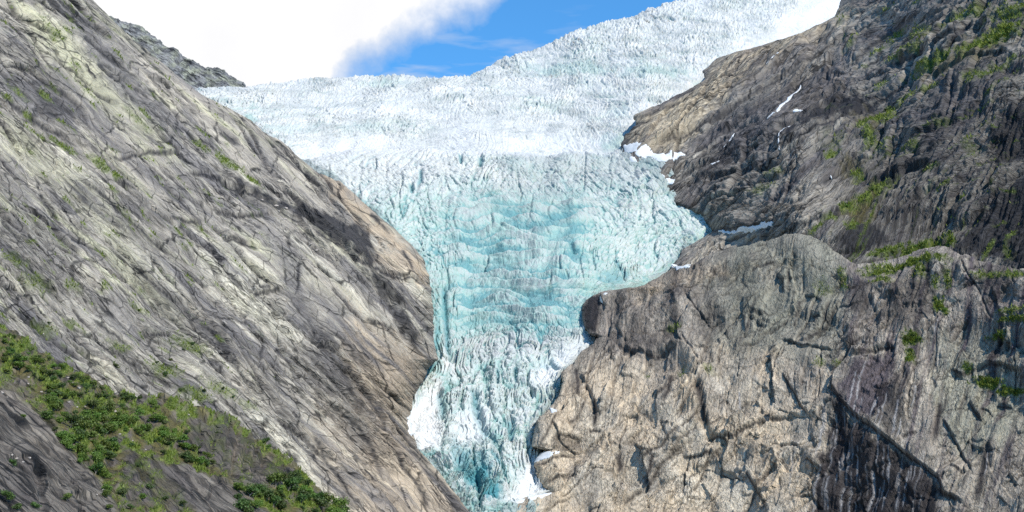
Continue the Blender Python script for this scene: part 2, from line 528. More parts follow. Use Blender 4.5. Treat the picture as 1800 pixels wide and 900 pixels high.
# ================================================================ LEFT MOUNTAIN SIDE
fL = tps([(765, 640, 1010), (740, 450, 1180), (600, 320, 1450), (440, 210, 1780), (350, 165, 1850), (165, 0, 1600), (0, 0, 1180), (0, 300, 800), (0, 600, 560),
          (300, 600, 720), (300, 300, 1060), (600, 600, 900), (600, 900, 720), (830, 900, 860), (720, 740, 930), (300, 900, 540), (0, 900, 410),
          (-220, 300, 620), (-220, -150, 1000), (-220, 950, 310), (600, 450, 1080), (450, 450, 960), (-900, 150, 480), (-900, 950, 235), (-900, -150, 800)])
vs = np.arange(-150, 965, Q)
ncol = int(1060 / (Q * 1.15))
s = np.linspace(0, 1, ncol)[None]
ub = left_edge(vs)[:, None]
U = -220 + (ub + 220) * s
U = np.hstack([np.linspace(-900, -224, 90)[None] + 0 * ub, U]); V = vs[:, None] + 0 * U
D = fL(U, V)
D = round_edge(D, (ub - U), 55, 75)
U, V, D = with_skirt(U, V, D, +1, 420, 14)
L = Sheet(U, V, D); L.edge_ = left_edge(vs)[:, None] - L.U; L.fade[:, -13:] = np.linspace(.9, 0, 13)[None]
th = math.radians(42)
bend = 12 * fbm(U / 330, V / 330, 2)
Ua, Va = U, V + bend
a = Ua * math.cos(th) + Va * math.sin(th); b = Ua * math.sin(th) - Va * math.cos(th)
th2 = math.radians(52)
a2 = Ua * math.cos(th2) + Va * math.sin(th2); b2 = Ua * math.sin(th2) - Va * math.cos(th2)
L.dir = (a * .8, b * .8)
patchy = np.clip(.55 + .9 * fbm(U / 120 + 4, V / 120, 3), .1, 1.2)
L.hatch = np.clip(.5 + 1.5 * fbm(a / 150 + 3, b / 60, 3), .06, .9)
for pl in ([(520, 440), (600, 470), (655, 540), (725, 625), (742, 690), (700, 690), (600, 600), (530, 520)], [(380, 580), (440, 565), (462, 650), (420, 660)], [(480, 690), (560, 730), (620, 790), (590, 800), (520, 740)], [(110, 60), (200, 150), (300, 280), (270, 280), (180, 180)], [(600, 340), (700, 400), (750, 480), (690, 470), (640, 420)]):
    m, sd = poly_sd(L.wu, L.wv, pl)
    L.hatch[m] *= 1 - .85 * sst(-10, 12, sd)
    patchy[m] *= 1 - .8 * sst(-10, 12, sd)
L.h += 15 * fbm(a / 300, b / 120, 3)
L.h += 6.5 * strata(a / 150, b / 52, 1.3, .09)
L.h += patchy * 3 * strata(a / 90, b / 19, 4.1, .15)
L.h += patchy * 1.5 * strata(a2 / 60, b2 / 9, 7.7, .25)
L.h += (1.3 - patchy) * 1.1 * ridged(a2 / 60, b2 / 5.5, 3)
L.h += 1.0 * ridged(a / 26, b / 11, 4) + .8 * fbm(U / 5, V / 5, 3)
f1, f2, r, _, _ = voronoi(a / 62 + .3 * fbm(U / 30, V / 30, 2), b / 30 + .3 * fbm(U / 30 + 9, V / 30, 2))
L.h += 2.2 * (r[..., 2] - .5) * sst(0, .12, f2 - f1) - 1.6 * np.exp(-((f2 - f1) / .035) ** 2) * (r[..., 3] > .45)
JL = [(a, b, 170, 46, 1.9, 7, 1, 1.1, 0, 5), (a, b, 110, 22, 1.5, 4.5, 1, 2.3, .05, 3), (a2, b2, 80, 13, 1.2, 3, .95, 3.7, 0, 1.8), (a, b, 60, 7.5, 1.0, 2.0, .85, 4.9, 0, 1.3),
      (a2, b2, 44, 5, .9, 1.4, .65, 6.1, -.1, .9), (b, a, 46, 70, 1.1, 2.5, .6, 7.3, -.5, 1)]
# cracks and ledges seen on the face
for p, h, w, dk in [
    ([(322, 302), (360, 308), (385, 318), (412, 338), (450, 352), (480, 366), (512, 388), (545, 406)], 5, 34, 1),
    ([(535, 400), (560, 420), (600, 440), (622, 462), (652, 476), (690, 488), (725, 492), (757, 503)], 5, 30, 1),
    ([(375, 366), (400, 376), (430, 384), (482, 383)], 5, 16, .7),
    ([(390, 413), (410, 417), (430, 428), (456, 442)], 7, 18, 1),
    ([(296, 380), (330, 384), (362, 390)], 4, 12, .5),
    ([(443, 518), (460, 515), (480, 509)], 6, 12, .9), ([(452, 500), (470, 508), (500, 508)], 5, 10, .8),
    ([(553, 606), (575, 611), (592, 622)], 9, 16, 1), ([(484, 610), (498, 619)], 5, 8, .8),
    ([(88, 0), (110, 12), (135, 27), (160, 45), (200, 75)], 5, 14, .6),
    ([(136, 66), (165, 84), (192, 106), (225, 130)], 5, 14, .7), ([(168, 112), (188, 132), (212, 150)], 5, 12, .8),
    ([(0, 112), (50, 124), (80, 146), (120, 170), (148, 198), (158, 226)], 7, 22, .8),
    ([(0, 168), (22, 186), (50, 210), (76, 226), (110, 242), (145, 262)], 6, 18, .6),
    ([(190, 272), (212, 279), (240, 276), (262, 272), (300, 271), (325, 262)], 5, 14, .8),
    ([(205, 322), (225, 331), (242, 338)], 4, 10, .6),
    ([(130, 310), (160, 334), (190, 350), (204, 368), (236, 392), (262, 418), (292, 442), (330, 470)], 6, 20, .5),
    ([(0, 388), (18, 412), (34, 434)], 5, 16, .6), ([(68, 336), (90, 372), (110, 400)], 4, 14, .3),
    ([(478, 734), (500, 750), (530, 765), (560, 792), (600, 812)], 6, 18, .8),
    ([(498, 794), (514, 806), (526, 824)], 5, 12, .7), ([(436, 758), (452, 779)], 5, 10, .8),
    ([(340, 562), (370, 590), (392, 620), (420, 660), (450, 690), (480, 720)], 6, 20, .4),
    ([(600, 636), (628, 668), (650, 704), (668, 742), (678, 772)], 7, 20, .6),
    ([(690, 795), (702, 830), (722, 848), (738, 872), (758, 900)], 7, 18, .8),
    ([(712, 788), (745, 815), (780, 856), (806, 892)], 5, 14, .6),
    ([(548, 760), (572, 800), (600, 850), (630, 900)], 5, 16, .5), ([(590, 720), (620, 752), (650, 800), (676, 860)], 5, 16, .5),
    ([(655, 506), (680, 532), (702, 562), (722, 604)], 9, 26, .9), ([(640, 560), (680, 575), (700, 590)], 3, 10, .3),
    ([(520, 468), (524, 500), (520, 520)], 3, 10, .6), ([(380, 455), (402, 492), (430, 520)], 4, 14, .4),
    ([(230, 470), (262, 500), (300, 530), (330, 545)], 6, 20, .5), ([(250, 585), (275, 592), (300, 590)], 5, 10, .8),
    ([(160, 560), (200, 590), (240, 620)], 4, 14, .4), ([(380, 240), (400, 250), (422, 262)], 4, 9, .8),
    ([(456, 606), (456, 630), (453, 652)], 4, 12, .7), ([(470, 262), (505, 280), (540, 302), (575, 345)], 4, 12, .6),
    ([(650, 372), (668, 392), (690, 412)], 4, 10, .7), ([(705, 440), (718, 466), (722, 486)], 4, 10, .6)]:
    L.ledge(p, h, w, max(dk, .75)); L.line('dark', p, 2.7, .95, .25)  # the dark line paints each ledge's shadow into the colour
for k in range(150):                           # open joints along the foliation
    x = random.uniform(-60, 720); y = random.uniform(-40, 900)
    ln = random.uniform(16, 70); an = math.radians(random.choice((38, 42, 46, 52, 60)) + random.uniform(-5, 5))
    pts = [(x + ln * q * math.cos(an) + random.uniform(-2, 2), y + ln * q * math.sin(an) + random.uniform(-2, 2)) for q in (0, .3, .65, 1)]
    L.ledge(pts, random.uniform(1.5, 4.5), random.uniform(5, 13), random.choice((0, .5, .8, 1)))
for k in range(125):                            # long straight cracks running down the dip
    x = random.uniform(-120, 700); y = random.uniform(-80, 860)
    ln = random.uniform(60, 260); an = math.radians(random.choice((36, 40, 43, 46, 50, 56)) + random.uniform(-3, 3))
    cv = random.uniform(-.10, .10)
    pts = [(x + ln * q * math.cos(an + cv * q) + random.uniform(-1.2, 1.2), y + ln * q * math.sin(an + cv * q) + random.uniform(-1.2, 1.2)) for q in (0, .15, .3, .45, .6, .8, 1)]
    w_ = random.uniform(1.3, 2.7)
    L.crack(pts, w_, random.uniform(3.5, 8)); L.line('dark', pts, w_ * 1.2, random.uniform(.8, 1), .2)  # crack shade coloured in along the groove
    if k % 3 == 0: L.ledge(pts, random.uniform(2, 5), random.uniform(8, 22), 0)
for k in range(26):                            # water stains down the slabs
    x = random.uniform(-60, 680); y = random.uniform(-40, 700); ln = random.uniform(70, 200); an = math.radians(random.uniform(44, 58))
    L.line('purple', [(x, y), (x + ln * .5 * math.cos(an), y + ln * .5 * math.sin(an)), (x + ln * math.cos(an), y + ln * math.sin(an))], random.uniform(4, 10), random.uniform(.5, .9), .2)
# tones
h0 = L.h.copy(); d0 = L.m['dark'].copy()
for j in JL: L.joints(*j)
kk = .25 + .75 * np.clip(L.hatch * 1.6, 0, 1)
L.h = h0 + (L.h - h0) * kk; L.m['dark'] = d0 + (L.m['dark'] - d0) * kk
bands = fbm(a / 300 + 2, b / 34 + 5, 4)
bands = bands + .5 * fbm(a / 160 + 12, b / 11 + 5, 3)
L.m['lichen'] = np.clip(bands * 2.6 - .2, 0, .9) * sst(900, 480, V + .35 * U)
L.m['pale'] = np.clip(fbm(a / 200 + 31, b / 15 + 2, 4) * 2.6 - .35, 0, .9)
L.m['purple'] = np.maximum(L.mask('purple'), np.clip(-bands * 2.6 - .2, 0, .9))
L.m['dark'] = np.maximum(L.m['dark'], np.clip(fbm(a / 130 + 41, b / 9 + 2, 4) * 2.6 - .75, 0, .7))
L.patch('lichen', [(60, 20), (110, 50), (190, 130), (260, 200), (330, 290), (300, 280), (240, 230), (170, 180), (110, 120), (50, 60)], .95, 30, 20)
L.patch('lichen', [(0, 240), (60, 260), (130, 300), (180, 350), (230, 420), (200, 420), (120, 340), (40, 290), (0, 270)], .6, 30, 20)
L.patch('pale', [(330, 440), (400, 440), (450, 480), (480, 530), (520, 580), (530, 600), (500, 590), (430, 540), (370, 490)], .95, 26, 18)
L.patch('dark', [(545, 690), (600, 720), (650, 760), (700, 840), (680, 840), (620, 780), (560, 730)], .45, 16, 14)
L.patch('dark', [(0, 60), (60, 100), (120, 150), (100, 160), (40, 120), (0, 90)], .45, 14, 14)
L.patch('dark', [(180, 260), (240, 330), (300, 400), (280, 400), (220, 350), (180, 290)], .45, 14, 14)
L.patch('dark', [(240, 480), (330, 540), (400, 600), (380, 610), (300, 560), (240, 510)], .5, 14, 14)
L.patch('dark', [(0, 400), (40, 440), (110, 520), (90, 530), (30, 470), (0, 440)], .45, 14, 14)
L.patch('pale', [(440, 700), (500, 760), (560, 830), (600, 880), (620, 900), (590, 900), (540, 850), (470, 790), (420, 730)], .7, 26, 18)
L.patch('pale', [(150, 350), (200, 380), (290, 470), (330, 560), (280, 520), (200, 430)], .5, 40, 20)
L.patch('purple', [(80, 0), (150, 20), (240, 140), (330, 240), (300, 250), (200, 170), (130, 80)], .85, 26, 18)
L.patch('purple', [(0, 120), (60, 135), (140, 200), (130, 240), (60, 210), (0, 160)], .9, 20, 14)
L.patch('purple', [(0, 320), (60, 340), (110, 400), (160, 500), (90, 480), (20, 420)], .6, 40, 20)
L.patch('purple', [(440, 390), (500, 430), (530, 480), (540, 540), (580, 600), (620, 700), (580, 690), (540, 600), (500, 500)], .7, 22, 16)
L.patch('purple', [(150, 500), (240, 530), (330, 600), (300, 620), (200, 570)], .6, 30, 20)
L.patch('dark', [(372, 296), (410, 322), (450, 340), (500, 360), (560, 370), (640, 400), (660, 450), (655, 480), (620, 465), (585, 436), (540, 405), (480, 366), (420, 344)], .95, 16, 12)  # shade of the main overhang, painted into the rock tone
L.patch('dark', [(625, 470), (665, 490), (700, 530), (724, 580), (735, 618), (716, 596), (690, 550), (655, 508)], .9, 12, 9)
L.patch('dark', [(548, 585), (566, 575), (580, 600), (610, 640), (625, 700), (650, 740), (620, 720), (590, 650)], .7, 14, 10)
L.patch('dark', [(60, 160), (95, 165), (110, 200), (90, 215), (65, 195)], .6, 14, 10)
L.patch('dark', [(462, 520), (482, 520), (505, 550), (500, 560), (480, 540)], .6, 8, 6)
L.patch('tan', [(560, 298), (598, 318), (650, 370), (700, 420), (745, 470), (757, 500), (735, 500), (700, 450), (650, 410), (600, 360)], .8, 18, 14)
L.patch('tan', [(660, 440), (720, 450), (755, 500), (690, 485), (655, 470)], .6, 16, 12)
L.patch('tan', [(620, 560), (740, 620), (745, 690), (715, 740), (735, 800), (830, 895), (840, 960), (640, 960), (600, 860), (640, 760), (600, 640)], .62, 50, 30)
L.patch('tan', [(560, 700), (640, 780), (700, 900), (600, 960), (560, 860)], .35, 50, 30)
for sp in [(205, 314, 20, 7, 1, .5), (175, 295, 34, 8, .8, .65), (110, 258, 40, 7, .8, .55), (60, 238, 36, 5, .6, .5), (400, 290, 34, 9, .95, .6), (440, 322, 26, 8, .9, .6), (350, 262, 26, 8, .6, .7),
           (312, 405, 24, 8, .8, .9), (330, 425, 14, 6, .7, .9), (30, 165, 30, 7, .5, .7), (90, 60, 40, 6, .5, .7), (130, 505, 26, 14, .5, .4), (60, 500, 40, 18, .45, .4), (330, 610, 44, 12, .7, .5), (290, 650, 40, 16, .7, .4),
           (380, 690, 40, 12, .6, .5), (245, 545, 30, 7, .45, .6), (80, 575, 34, 14, .55, .3), (210, 610, 30, 10, .5, .4), (340, 700, 40, 14, .7, .4), (430, 720, 26, 8, .5, .5), (150, 160, 40, 5, .4, .75), (240, 215, 40, 5, .45, .7), (215, 370, 30, 6, .35, .8), (420, 470, 40, 5, .4, .8), (100, 420, 30, 8, .4, .7), (20, 460, 40, 12, .5, .4)]:
    L.spot('moss', *sp[:4], sp[4] * .85, sp[5])
L.m['moss'] = np.maximum(L.mask('moss'), np.clip(fbm(a / 50 + 8, b / 9, 4) * 2.4 - .62, 0, .6) * sst(560, 300, U))
L.push()
mountain = L.build('mountain_slope', m_left, SETS)
tag(mountain, 'steep slabby grey mountain side with lichen bands, left of the glacier', None, None, 'structure')
print('left', time.time() - T0)

# ================================================================ FOREGROUND SLOPE
top_f = lin([(-900, 150), (-220, 470), (0, 577), (60, 614), (130, 657), (200, 688), (300, 706), (340, 722), (400, 742), (430, 760), (480, 785), (500, 800), (545, 848), (590, 888), (650, 940), (720, 1000)])
fF = tps([(0, 575, 430), (300, 708, 430), (600, 895, 430), (0, 900, 225), (300, 900, 290), (600, 960, 390), (-220, 470, 380), (-220, 960, 170), (200, 800, 320), (100, 700, 345), (400, 830, 360), (-900, 150, 430), (-900, 960, 190)])
us_far = np.linspace(-900, -222, 110)
us = np.r_[us_far, np.arange(-220, 700, Q)]
vt = top_f(us)[None] + 5 * fbm(us / 26, us * 0, 4)[None]
t = np.linspace(0, 1, int(420 / Q))[:, None] ** 1.15
U = us[None] + 0 * t; V = vt + (1000 - vt) * t
D = round_edge(fF(U, V), V - vt, 26, 26)
U, V, D = with_skirt(U, V, D, -1, 90, 10, .6, axis=0)
F = Sheet(U, V, D)
th = math.radians(40)
a = U * math.cos(th) + V * math.sin(th); b = U * math.sin(th) - V * math.cos(th)
F.dir = (a * .3, b * .3)
slab = np.zeros(U.shape)
for pl in ([(0, 690), (25, 690), (70, 730), (110, 775), (150, 820), (190, 870), (205, 900), (210, 960), (-220, 1000), (-220, 680)],
           [(270, 822), (330, 815), (400, 850), (470, 900), (480, 960), (330, 960), (340, 900), (300, 850)]):
    m, sd = poly_sd(F.wu, F.wv, pl)
    slab[m] = np.maximum(slab[m], sst(-5, 8, sd))
F.m['slab'] = slab
rough = 1 - slab
F.h += 14 * fbm(U / 90, V / 70, 3) * (.4 + .6 * rough)
F.h += rough * (7 * strata(a / 70, b / 40, 2.2, .08) + 4 * ridged(U / 40, V / 26, 4) + 2.5 * strata(a / 30, b / 11, 5.2, .15) + 1.5 * fbm(U / 5, V / 5, 3))
F.h += slab * (5 + 1.2 * fbm(a / 40, b / 10, 4) + .7 * ridged(U / 60, V / 9, 3) + .6 * fbm(U / 6, V / 6, 3))
F.ledge([(0, 690), (30, 700), (70, 735), (110, 780), (160, 838)], 5, 14, 0)
F.ledge([(330, 728), (370, 740), (410, 752), (450, 772)], 9, 20, .6)
for x in (355, 378, 400, 418, 436, 452, 470):
    F.crack([(x, 748), (x - 4, 790), (x - 8, 836)], 4, 5)
F.ledge([(0, 808), (40, 812), (70, 830), (80, 870)], 7, 20, .6)
F.crack([(60, 820), (66, 850), (72, 900)], 6, 6)
for k in range(60):
    x = random.uniform(0, 560); y = top_f(x) + random.uniform(10, 250)
    F.ledge([(x, y), (x + random.uniform(10, 26), y + random.uniform(2, 14)), (x + random.uniform(30, 48), y + random.uniform(6, 28))], random.uniform(2, 6), random.uniform(6, 14), random.choice((0, .4, .7)))
for j in [(a, b, 80, 26, 1.6, 4, .7, 1.4, 0, 3), (a, b, 40, 10, 1.3, 3, .6, 2.4, 0, 2), (b, a, 30, 40, 1.2, 2.5, .6, 3.4, -.2, 1)]:
    F.joints(*j)
hv = fbm(U / 34 + 3, V / 24, 4)
F.m['heath'] = np.clip(hv * 2.5 + .7, 0, .95) * rough
F.m['moss'] = np.clip(fbm(U / 26 + 30, V / 20, 4) * 3 + .25, 0, .85) * (.5 + .5 * (U > -200)) * rough
F.m['pale'] = slab * np.clip(.35 + .8 * fbm(a / 60, b / 18, 4), 0, .7)
for pl, amt in (([(330, 735), (400, 748), (480, 800), (500, 860), (430, 860), (380, 820), (330, 780)], 1), ([(215, 800), (280, 810), (330, 840), (350, 900), (210, 900)], .8), ([(0, 640), (60, 680), (70, 720), (0, 690)], .8), ([(0, 800), (60, 815), (90, 900), (0, 900)], .6)):
    m, sd = poly_sd(F.wu, F.wv, pl)
    k = sst(-8, 10, sd) * amt
    for key in ('moss', 'heath'):
        F.m[key][m] *= 1 - .8 * k
    F.mask('purple')[m] = np.maximum(F.mask('purple')[m], .6 * k)
for x in (408, 424, 440, 462, 470):
    F.line('tan', [(x + 6, 770), (x + 2, 800), (x - 2, 850)], 3.5, .8)
F.patch('dark', [(330, 745), (410, 758), (400, 800), (340, 780)], .6, 16, 12)
F.spot('tan', 60, 702, 24, 9, .6); F.spot('tan', 140, 675, 22, 6, .6)
F.push()
fslope = F.build('foreground_slope', m_fore, SETS)
tag(fslope, 'near hillside of brown rock slabs, heath and scrub at lower left', None, None, 'structure')
print('fore', time.time() - T0)

# ================================================================ RIGHT CLIFF (upper wall)
fR = tps([(1482, 0, 2550), (1300, 92, 2220), (1240, 130, 2100), (1110, 210, 1900), (1096, 280, 1715), (1168, 345, 1585), (1255, 400, 1475), (1180, 470, 1340), (1300, 540, 1215),
          (1400, 200, 1650), (1400, 400, 1210), (1500, 460, 1110), (1650, 450, 1080), (1800, 460, 985), (1650, 200, 1330), (1800, 0, 1450), (1800, 250, 1160), (1600, 0, 1900),
          (2020, 0, 1260), (2020, 480, 930), (1850, -260, 1800), (2020, -260, 1350), (1500, 300, 1350), (1800, 560, 960)])
vs = np.arange(-230, 545, Q)
ncol = int(930 / (Q * 1.05))
s = np.linspace(0, 1, ncol)[None]
ub = right_edge(vs)[:, None]
U = ub + (2020 - ub) * s; V = vs[:, None] + 0 * U
D = round_edge(fR(U, V), U - ub, 24, 22)
U, V, D = with_skirt(U, V, D, -1, 500, 14)
R = Sheet(U, V, D); R.edge_ = R.U - right_edge(vs)[:, None]; R.fade[:, :13] = np.linspace(0, .9, 13)[None]
th = math.radians(-33)                       # foliation falls to the lower left
bend = 40 * fbm(U / 300 + 7, V / 300, 2)
Ua, Va = U, V + bend
steep = sst(1450, 1750, U) * sst(150, 420, V)      # swings upright to the right
aA = Ua * math.cos(th) + Va * math.sin(th); bA = Ua * math.sin(th) - Va * math.cos(th)
th2 = math.radians(-66)
aB = Ua * math.cos(th2) + Va * math.sin(th2); bB = Ua * math.sin(th2) - Va * math.cos(th2)
R.dir = (aA * (1 - steep) + aB * steep, bA * (1 - steep) + bB * steep)
patchy = np.clip(.6 + .9 * fbm(U / 110 + 14, V / 110, 3), .15, 1.2)
R.hatch = np.clip(.6 + 1.4 * fbm(aA / 130 + 3, bA / 60, 3), .12, 1)
gul = fbm(U / 150 + 2, V / 120, 4)
R.h += 24 * gul + 9 * fbm(aA / 170, bA / 60, 3)
for (aa, bb, wgt) in ((aA, bA, 1 - steep), (aB, bB, steep * .8)):
    R.h += wgt * (8.5 * strata(aa / 140, bb / 48, 1.9, .09) + patchy * 3.4 * strata(aa / 55, bb / 18, 3.3, .12) + patchy * 1.7 * strata(aa / 26, bb / 8, 6.1, .2) + 1.5 * ridged(aa / 40, bb / 7, 4))
R.h += 1.8 * ridged(U / 22, V / 16, 4) + .9 * fbm(U / 5, V / 5, 3)
f1, f2, r, _, _ = voronoi(aA / 50 + .3 * fbm(U / 30, V / 30, 2), bA / 26 + .3 * fbm(U / 30 + 9, V / 30, 2))
R.h += 3.0 * (r[..., 2] - .5) * sst(0, .15, f2 - f1)
for p, h, w, dk in [
    ([(1140, 272), (1200, 240), (1290, 190), (1350, 150), (1420, 110), (1500, 62), (1560, 30)], 7, 30, .5),
    ([(1250, 240), (1330, 196), (1400, 150), (1460, 116)], 5, 20, .5),
    ([(1360, 272), (1400, 256), (1460, 226), (1500, 200), (1542, 166), (1600, 130)], 10, 30, 1),
    ([(1400, 230), (1440, 214), (1490, 186), (1530, 160)], 6, 18, 1),
    ([(1520, 330), (1560, 312), (1600, 296), (1645, 284)], 9, 24, .9), ([(1600, 250), (1640, 224), (1690, 200), (1740, 160)], 6, 20, .7),
    ([(1690, 408), (1720, 372), (1760, 332), (1800, 306), (1860, 270)], 10, 26, .9),
    ([(1732, 262), (1745, 244), (1770, 238)], 9, 22, 1), ([(1640, 330), (1652, 300), (1680, 270), (1720, 245)], 5, 18, .6),
    ([(1370, 418), (1410, 402), (1450, 394), (1480, 380)], 6, 18, .7), ([(1240, 412), (1300, 406), (1360, 392), (1420, 366)], 5, 16, .4),
    ([(1150, 346), (1200, 330), (1260, 310), (1330, 290), (1400, 262)], 5, 18, .4), ([(1200, 366), (1250, 350), (1300, 330)], 4, 14, .5),
    ([(1180, 316), (1230, 300), (1290, 270), (1340, 232)], 5, 18, .6), ([(1300, 352), (1310, 330), (1330, 300), (1350, 270)], 4, 12, .5),
    ([(1250, 388), (1268, 366), (1275, 350)], 4, 10, .7), ([(1120, 215), (1150, 200), (1190, 180), (1240, 160)], 4, 14, .5),
    ([(1500, 330), (1540, 290), (1580, 250)], 5, 18, .4), ([(1440, 330), (1480, 300), (1520, 270)], 5, 18, .4),
    ([(1560, 120), (1620, 90), (1690, 60), (1760, 20)], 6, 22, .6), ([(1640, 130), (1700, 100), (1780, 90)], 6, 20, .6), ([(1500, 120), (1540, 80), (1600, 30)], 5, 18, .5)]:
    R.ledge(p, h, w, max(dk, .7)); R.line('dark', p, 2.7, .9, .3)  # ledge shadows drawn into the rock colour as dark lines
for k in range(200):
    x = random.uniform(1120, 1800); y = random.uniform(-30, 460)
    if x < _right(y) + 14: continue
    ln = random.uniform(14, 60); an = math.radians(random.uniform(-46, -20) if x < 1560 else random.uniform(-75, -30))
    R.ledge([(x + ln * q * math.cos(an) + random.uniform(-2, 2), y + ln * q * math.sin(an) + random.uniform(-2, 2)) for q in (0, .3, .65, 1)], random.uniform(1.5, 5), random.uniform(5, 14), random.choice((0, .4, .7, .9)))
for aa, bb in ((aA, bA), (aB, bB)):
    for q, th_ in ((.85, 0), ):
        R.joints(aa, bb, 160, 40, 1.7, 6, q, 1.4, -.15, 5); R.joints(aa, bb, 100, 18, 1.4, 4, q, 2.9, -.05, 3); R.joints(aa, bb, 64, 9, 1.1, 2.6, q, 3.1, 0, 1.7); R.joints(aa, bb, 46, 5, .9, 1.6, q * .8, 5.2, 0, 1)
R.joints(bA, aA, 40, 60, 1.0, 2.2, .6, 7.3, -.35, 0)
for k in range(70):
    x = random.uniform(1130, 1800); y = random.uniform(-60, 440)
    if x < _right(y) + 20: continue
    ln = random.uniform(50, 190); an = math.radians(random.uniform(140, 156) if x < 1600 else random.uniform(108, 145))
    pts = [(x + ln * q * math.cos(an) + random.uniform(-2, 2), y + ln * q * math.sin(an) + random.uniform(-2, 2)) for q in (1, .8, .6, .4, .2, 0)]
    w_ = random.uniform(1.1, 2.4)
    R.crack(pts, w_, random.uniform(3, 7)); R.line('dark', pts, w_ * 1.15, random.uniform(.7, 1), .4)  # groove darkened in colour to paint its shade
    if k % 2: R.ledge(pts, random.uniform(3, 7), random.uniform(10, 24), 0)
bands = fbm(R.dir[0] / 200 + 2, R.dir[1] / 26 + 5, 4)
R.m['purple'] = np.clip(-bands * 2.4 - .1, 0, .8)
R.m['pale'] = np.clip(bands * 2.0 - .45, 0, .6)
R.m['dark'] = np.maximum(R.mask('dark'), np.clip(fbm(R.dir[0] / 120 + 11, R.dir[1] / 22, 4) * 2.4 - .45, 0, .75))
R.patch('tan', [(1560, -10), (1500, 34), (1420, 84), (1330, 122), (1290, 160), (1240, 200), (1215, 240), (1175, 275), (1120, 268), (1095, 250), (1120, 205), (1200, 160), (1235, 130), (1300, 90), (1400, 62), (1480, 20)], .85, 18, 16)
R.patch('pale', [(1110, 200), (1200, 185), (1230, 220), (1180, 270), (1110, 262)], .5, 20, 18)
R.patch('pale', [(1240, 360), (1340, 330), (1370, 380), (1300, 402), (1250, 400)], .7, 20, 14)
R.patch('pale', [(1180, 470), (1245, 404), (1330, 345), (1410, 305), (1480, 330), (1470, 400), (1430, 440), (1300, 500), (1180, 500)], .65, 40, 26)
R.patch('pale', [(1640, 340), (1700, 330), (1710, 370), (1680, 410), (1640, 410)], .45, 16, 12)
R.patch('purple', [(1250, 240), (1400, 150), (1480, 120), (1500, 160), (1440, 200), (1360, 250), (1280, 280)], .8, 24, 20)
R.patch('purple', [(1600, 200), (1680, 150), (1740, 150), (1700, 220), (1640, 260)], .8, 24, 20)
R.patch('dark', [(1460, 180), (1530, 165), (1540, 190), (1480, 215), (1400, 245), (1370, 262), (1360, 250), (1420, 215)], 1, 16, 16)
R.patch('dark', [(1735, 235), (1762, 196), (1800, 175), (2000, 170), (2000, 300), (1800, 292), (1770, 300), (1738, 290)], .9, 20, 14)
R.patch('dark', [(1810, 306), (1745, 350), (1692, 410), (1686, 450), (1800, 470), (2020, 470), (2020, 300)], .95, 18, 14)
R.patch('dark', [(1476, 420), (1498, 396), (1530, 388), (1556, 408), (1562, 432), (1520, 455), (1488, 455)], .9, 14, 10)
R.patch('dark', [(1330, 150), (1420, 120), (1480, 130), (1420, 170), (1340, 200), (1280, 230)], .5, 18, 16)
R.patch('dark', [(1520, 320), (1600, 280), (1660, 270), (1600, 310), (1540, 340)], .8, 14, 12)
R.patch('dark', [(1690, 80), (1800, 100), (1800, 160), (1720, 170), (1640, 200), (1620, 170)], .45, 24, 20)
R.patch('dark', [(1225, 260), (1290, 250), (1300, 280), (1240, 295)], .7, 14, 12)
R.patch('dark', [(1590, 250), (1680, 230), (1660, 260), (1610, 290)], .6, 16, 12)
for x0, y0, x1, y1, w in ((1645, 240, 1610, 340, 5), (1620, 330, 1598, 430, 6), (1565, 365, 1545, 430, 5), (1585, 340, 1566, 425, 4), (1640, 350, 1628, 420, 3), (1780, 200, 1765, 300, 6), (1690, 300, 1672, 400, 3), (1720, 390, 1700, 440, 4)):
    R.line('dark', [(x0, y0), ((x0 + x1) / 2 + 2, (y0 + y1) / 2), (x1, y1)], w, .85)
for sp in [(1550, 205, 26, 14, 1), (1556, 190, 12, 22, .9), (1520, 220, 30, 8, .8), (1530, 240, 14, 26, .8), (1760, 60, 60, 16, 1), (1720, 80, 50, 12, .9), (1700, 30, 60, 12, .5), (1640, 110, 60, 10, .8), (1740, 130, 60, 8, .6),
           (1466, 275, 22, 7, .9), (1505, 310, 18, 18, .7), (1520, 345, 26, 12, .9), (1490, 365, 26, 12, .8), (1462, 396, 16, 8, .8), (1440, 410, 22, 5, .8), (1545, 330, 30, 12, .8), (1610, 440, 70, 10, 1), (1670, 425, 14, 20, .9), (1560, 448, 50, 9, .9),
           (1590, 170, 40, 10, .5), (1620, 60, 30, 14, .5), (1340, 330, 30, 10, .35), (1360, 300, 26, 8, .35), (1600, 260, 30, 8, .5), (1640, 300, 24, 7, .5), (1780, 20, 50, 20, .6), (1580, 100, 40, 8, .5), (1500, 400, 20, 14, .6), (1655, 215, 20, 8, .4), (1700, 250, 14, 30, .3)]:
    R.spot('moss', *sp[:4], sp[4], -.45)
for sp in [(1530, 215, 40, 30, .6), (1510, 370, 40, 30, .8), (1530, 340, 40, 20, .6), (1730, 80, 90, 30, .5), (1500, 300, 30, 30, .5), (1660, 115, 60, 16, .5)]:
    R.spot('heath', *sp[:4], sp[4], -.45)
R.m['moss'] = np.maximum(R.m['moss'], np.clip(fbm(R.dir[0] / 70 + 28, R.dir[1] / 20, 4) * 2.4 - .55, 0, .6) * sst(1380, 1560, U))
R.push()
wall = R.build('cliff_wall', m_right, SETS)
tag(wall, 'dark wet mountain wall with moss and meltwater, right of the glacier', None, None, 'structure')
print('right', time.time() - T0)

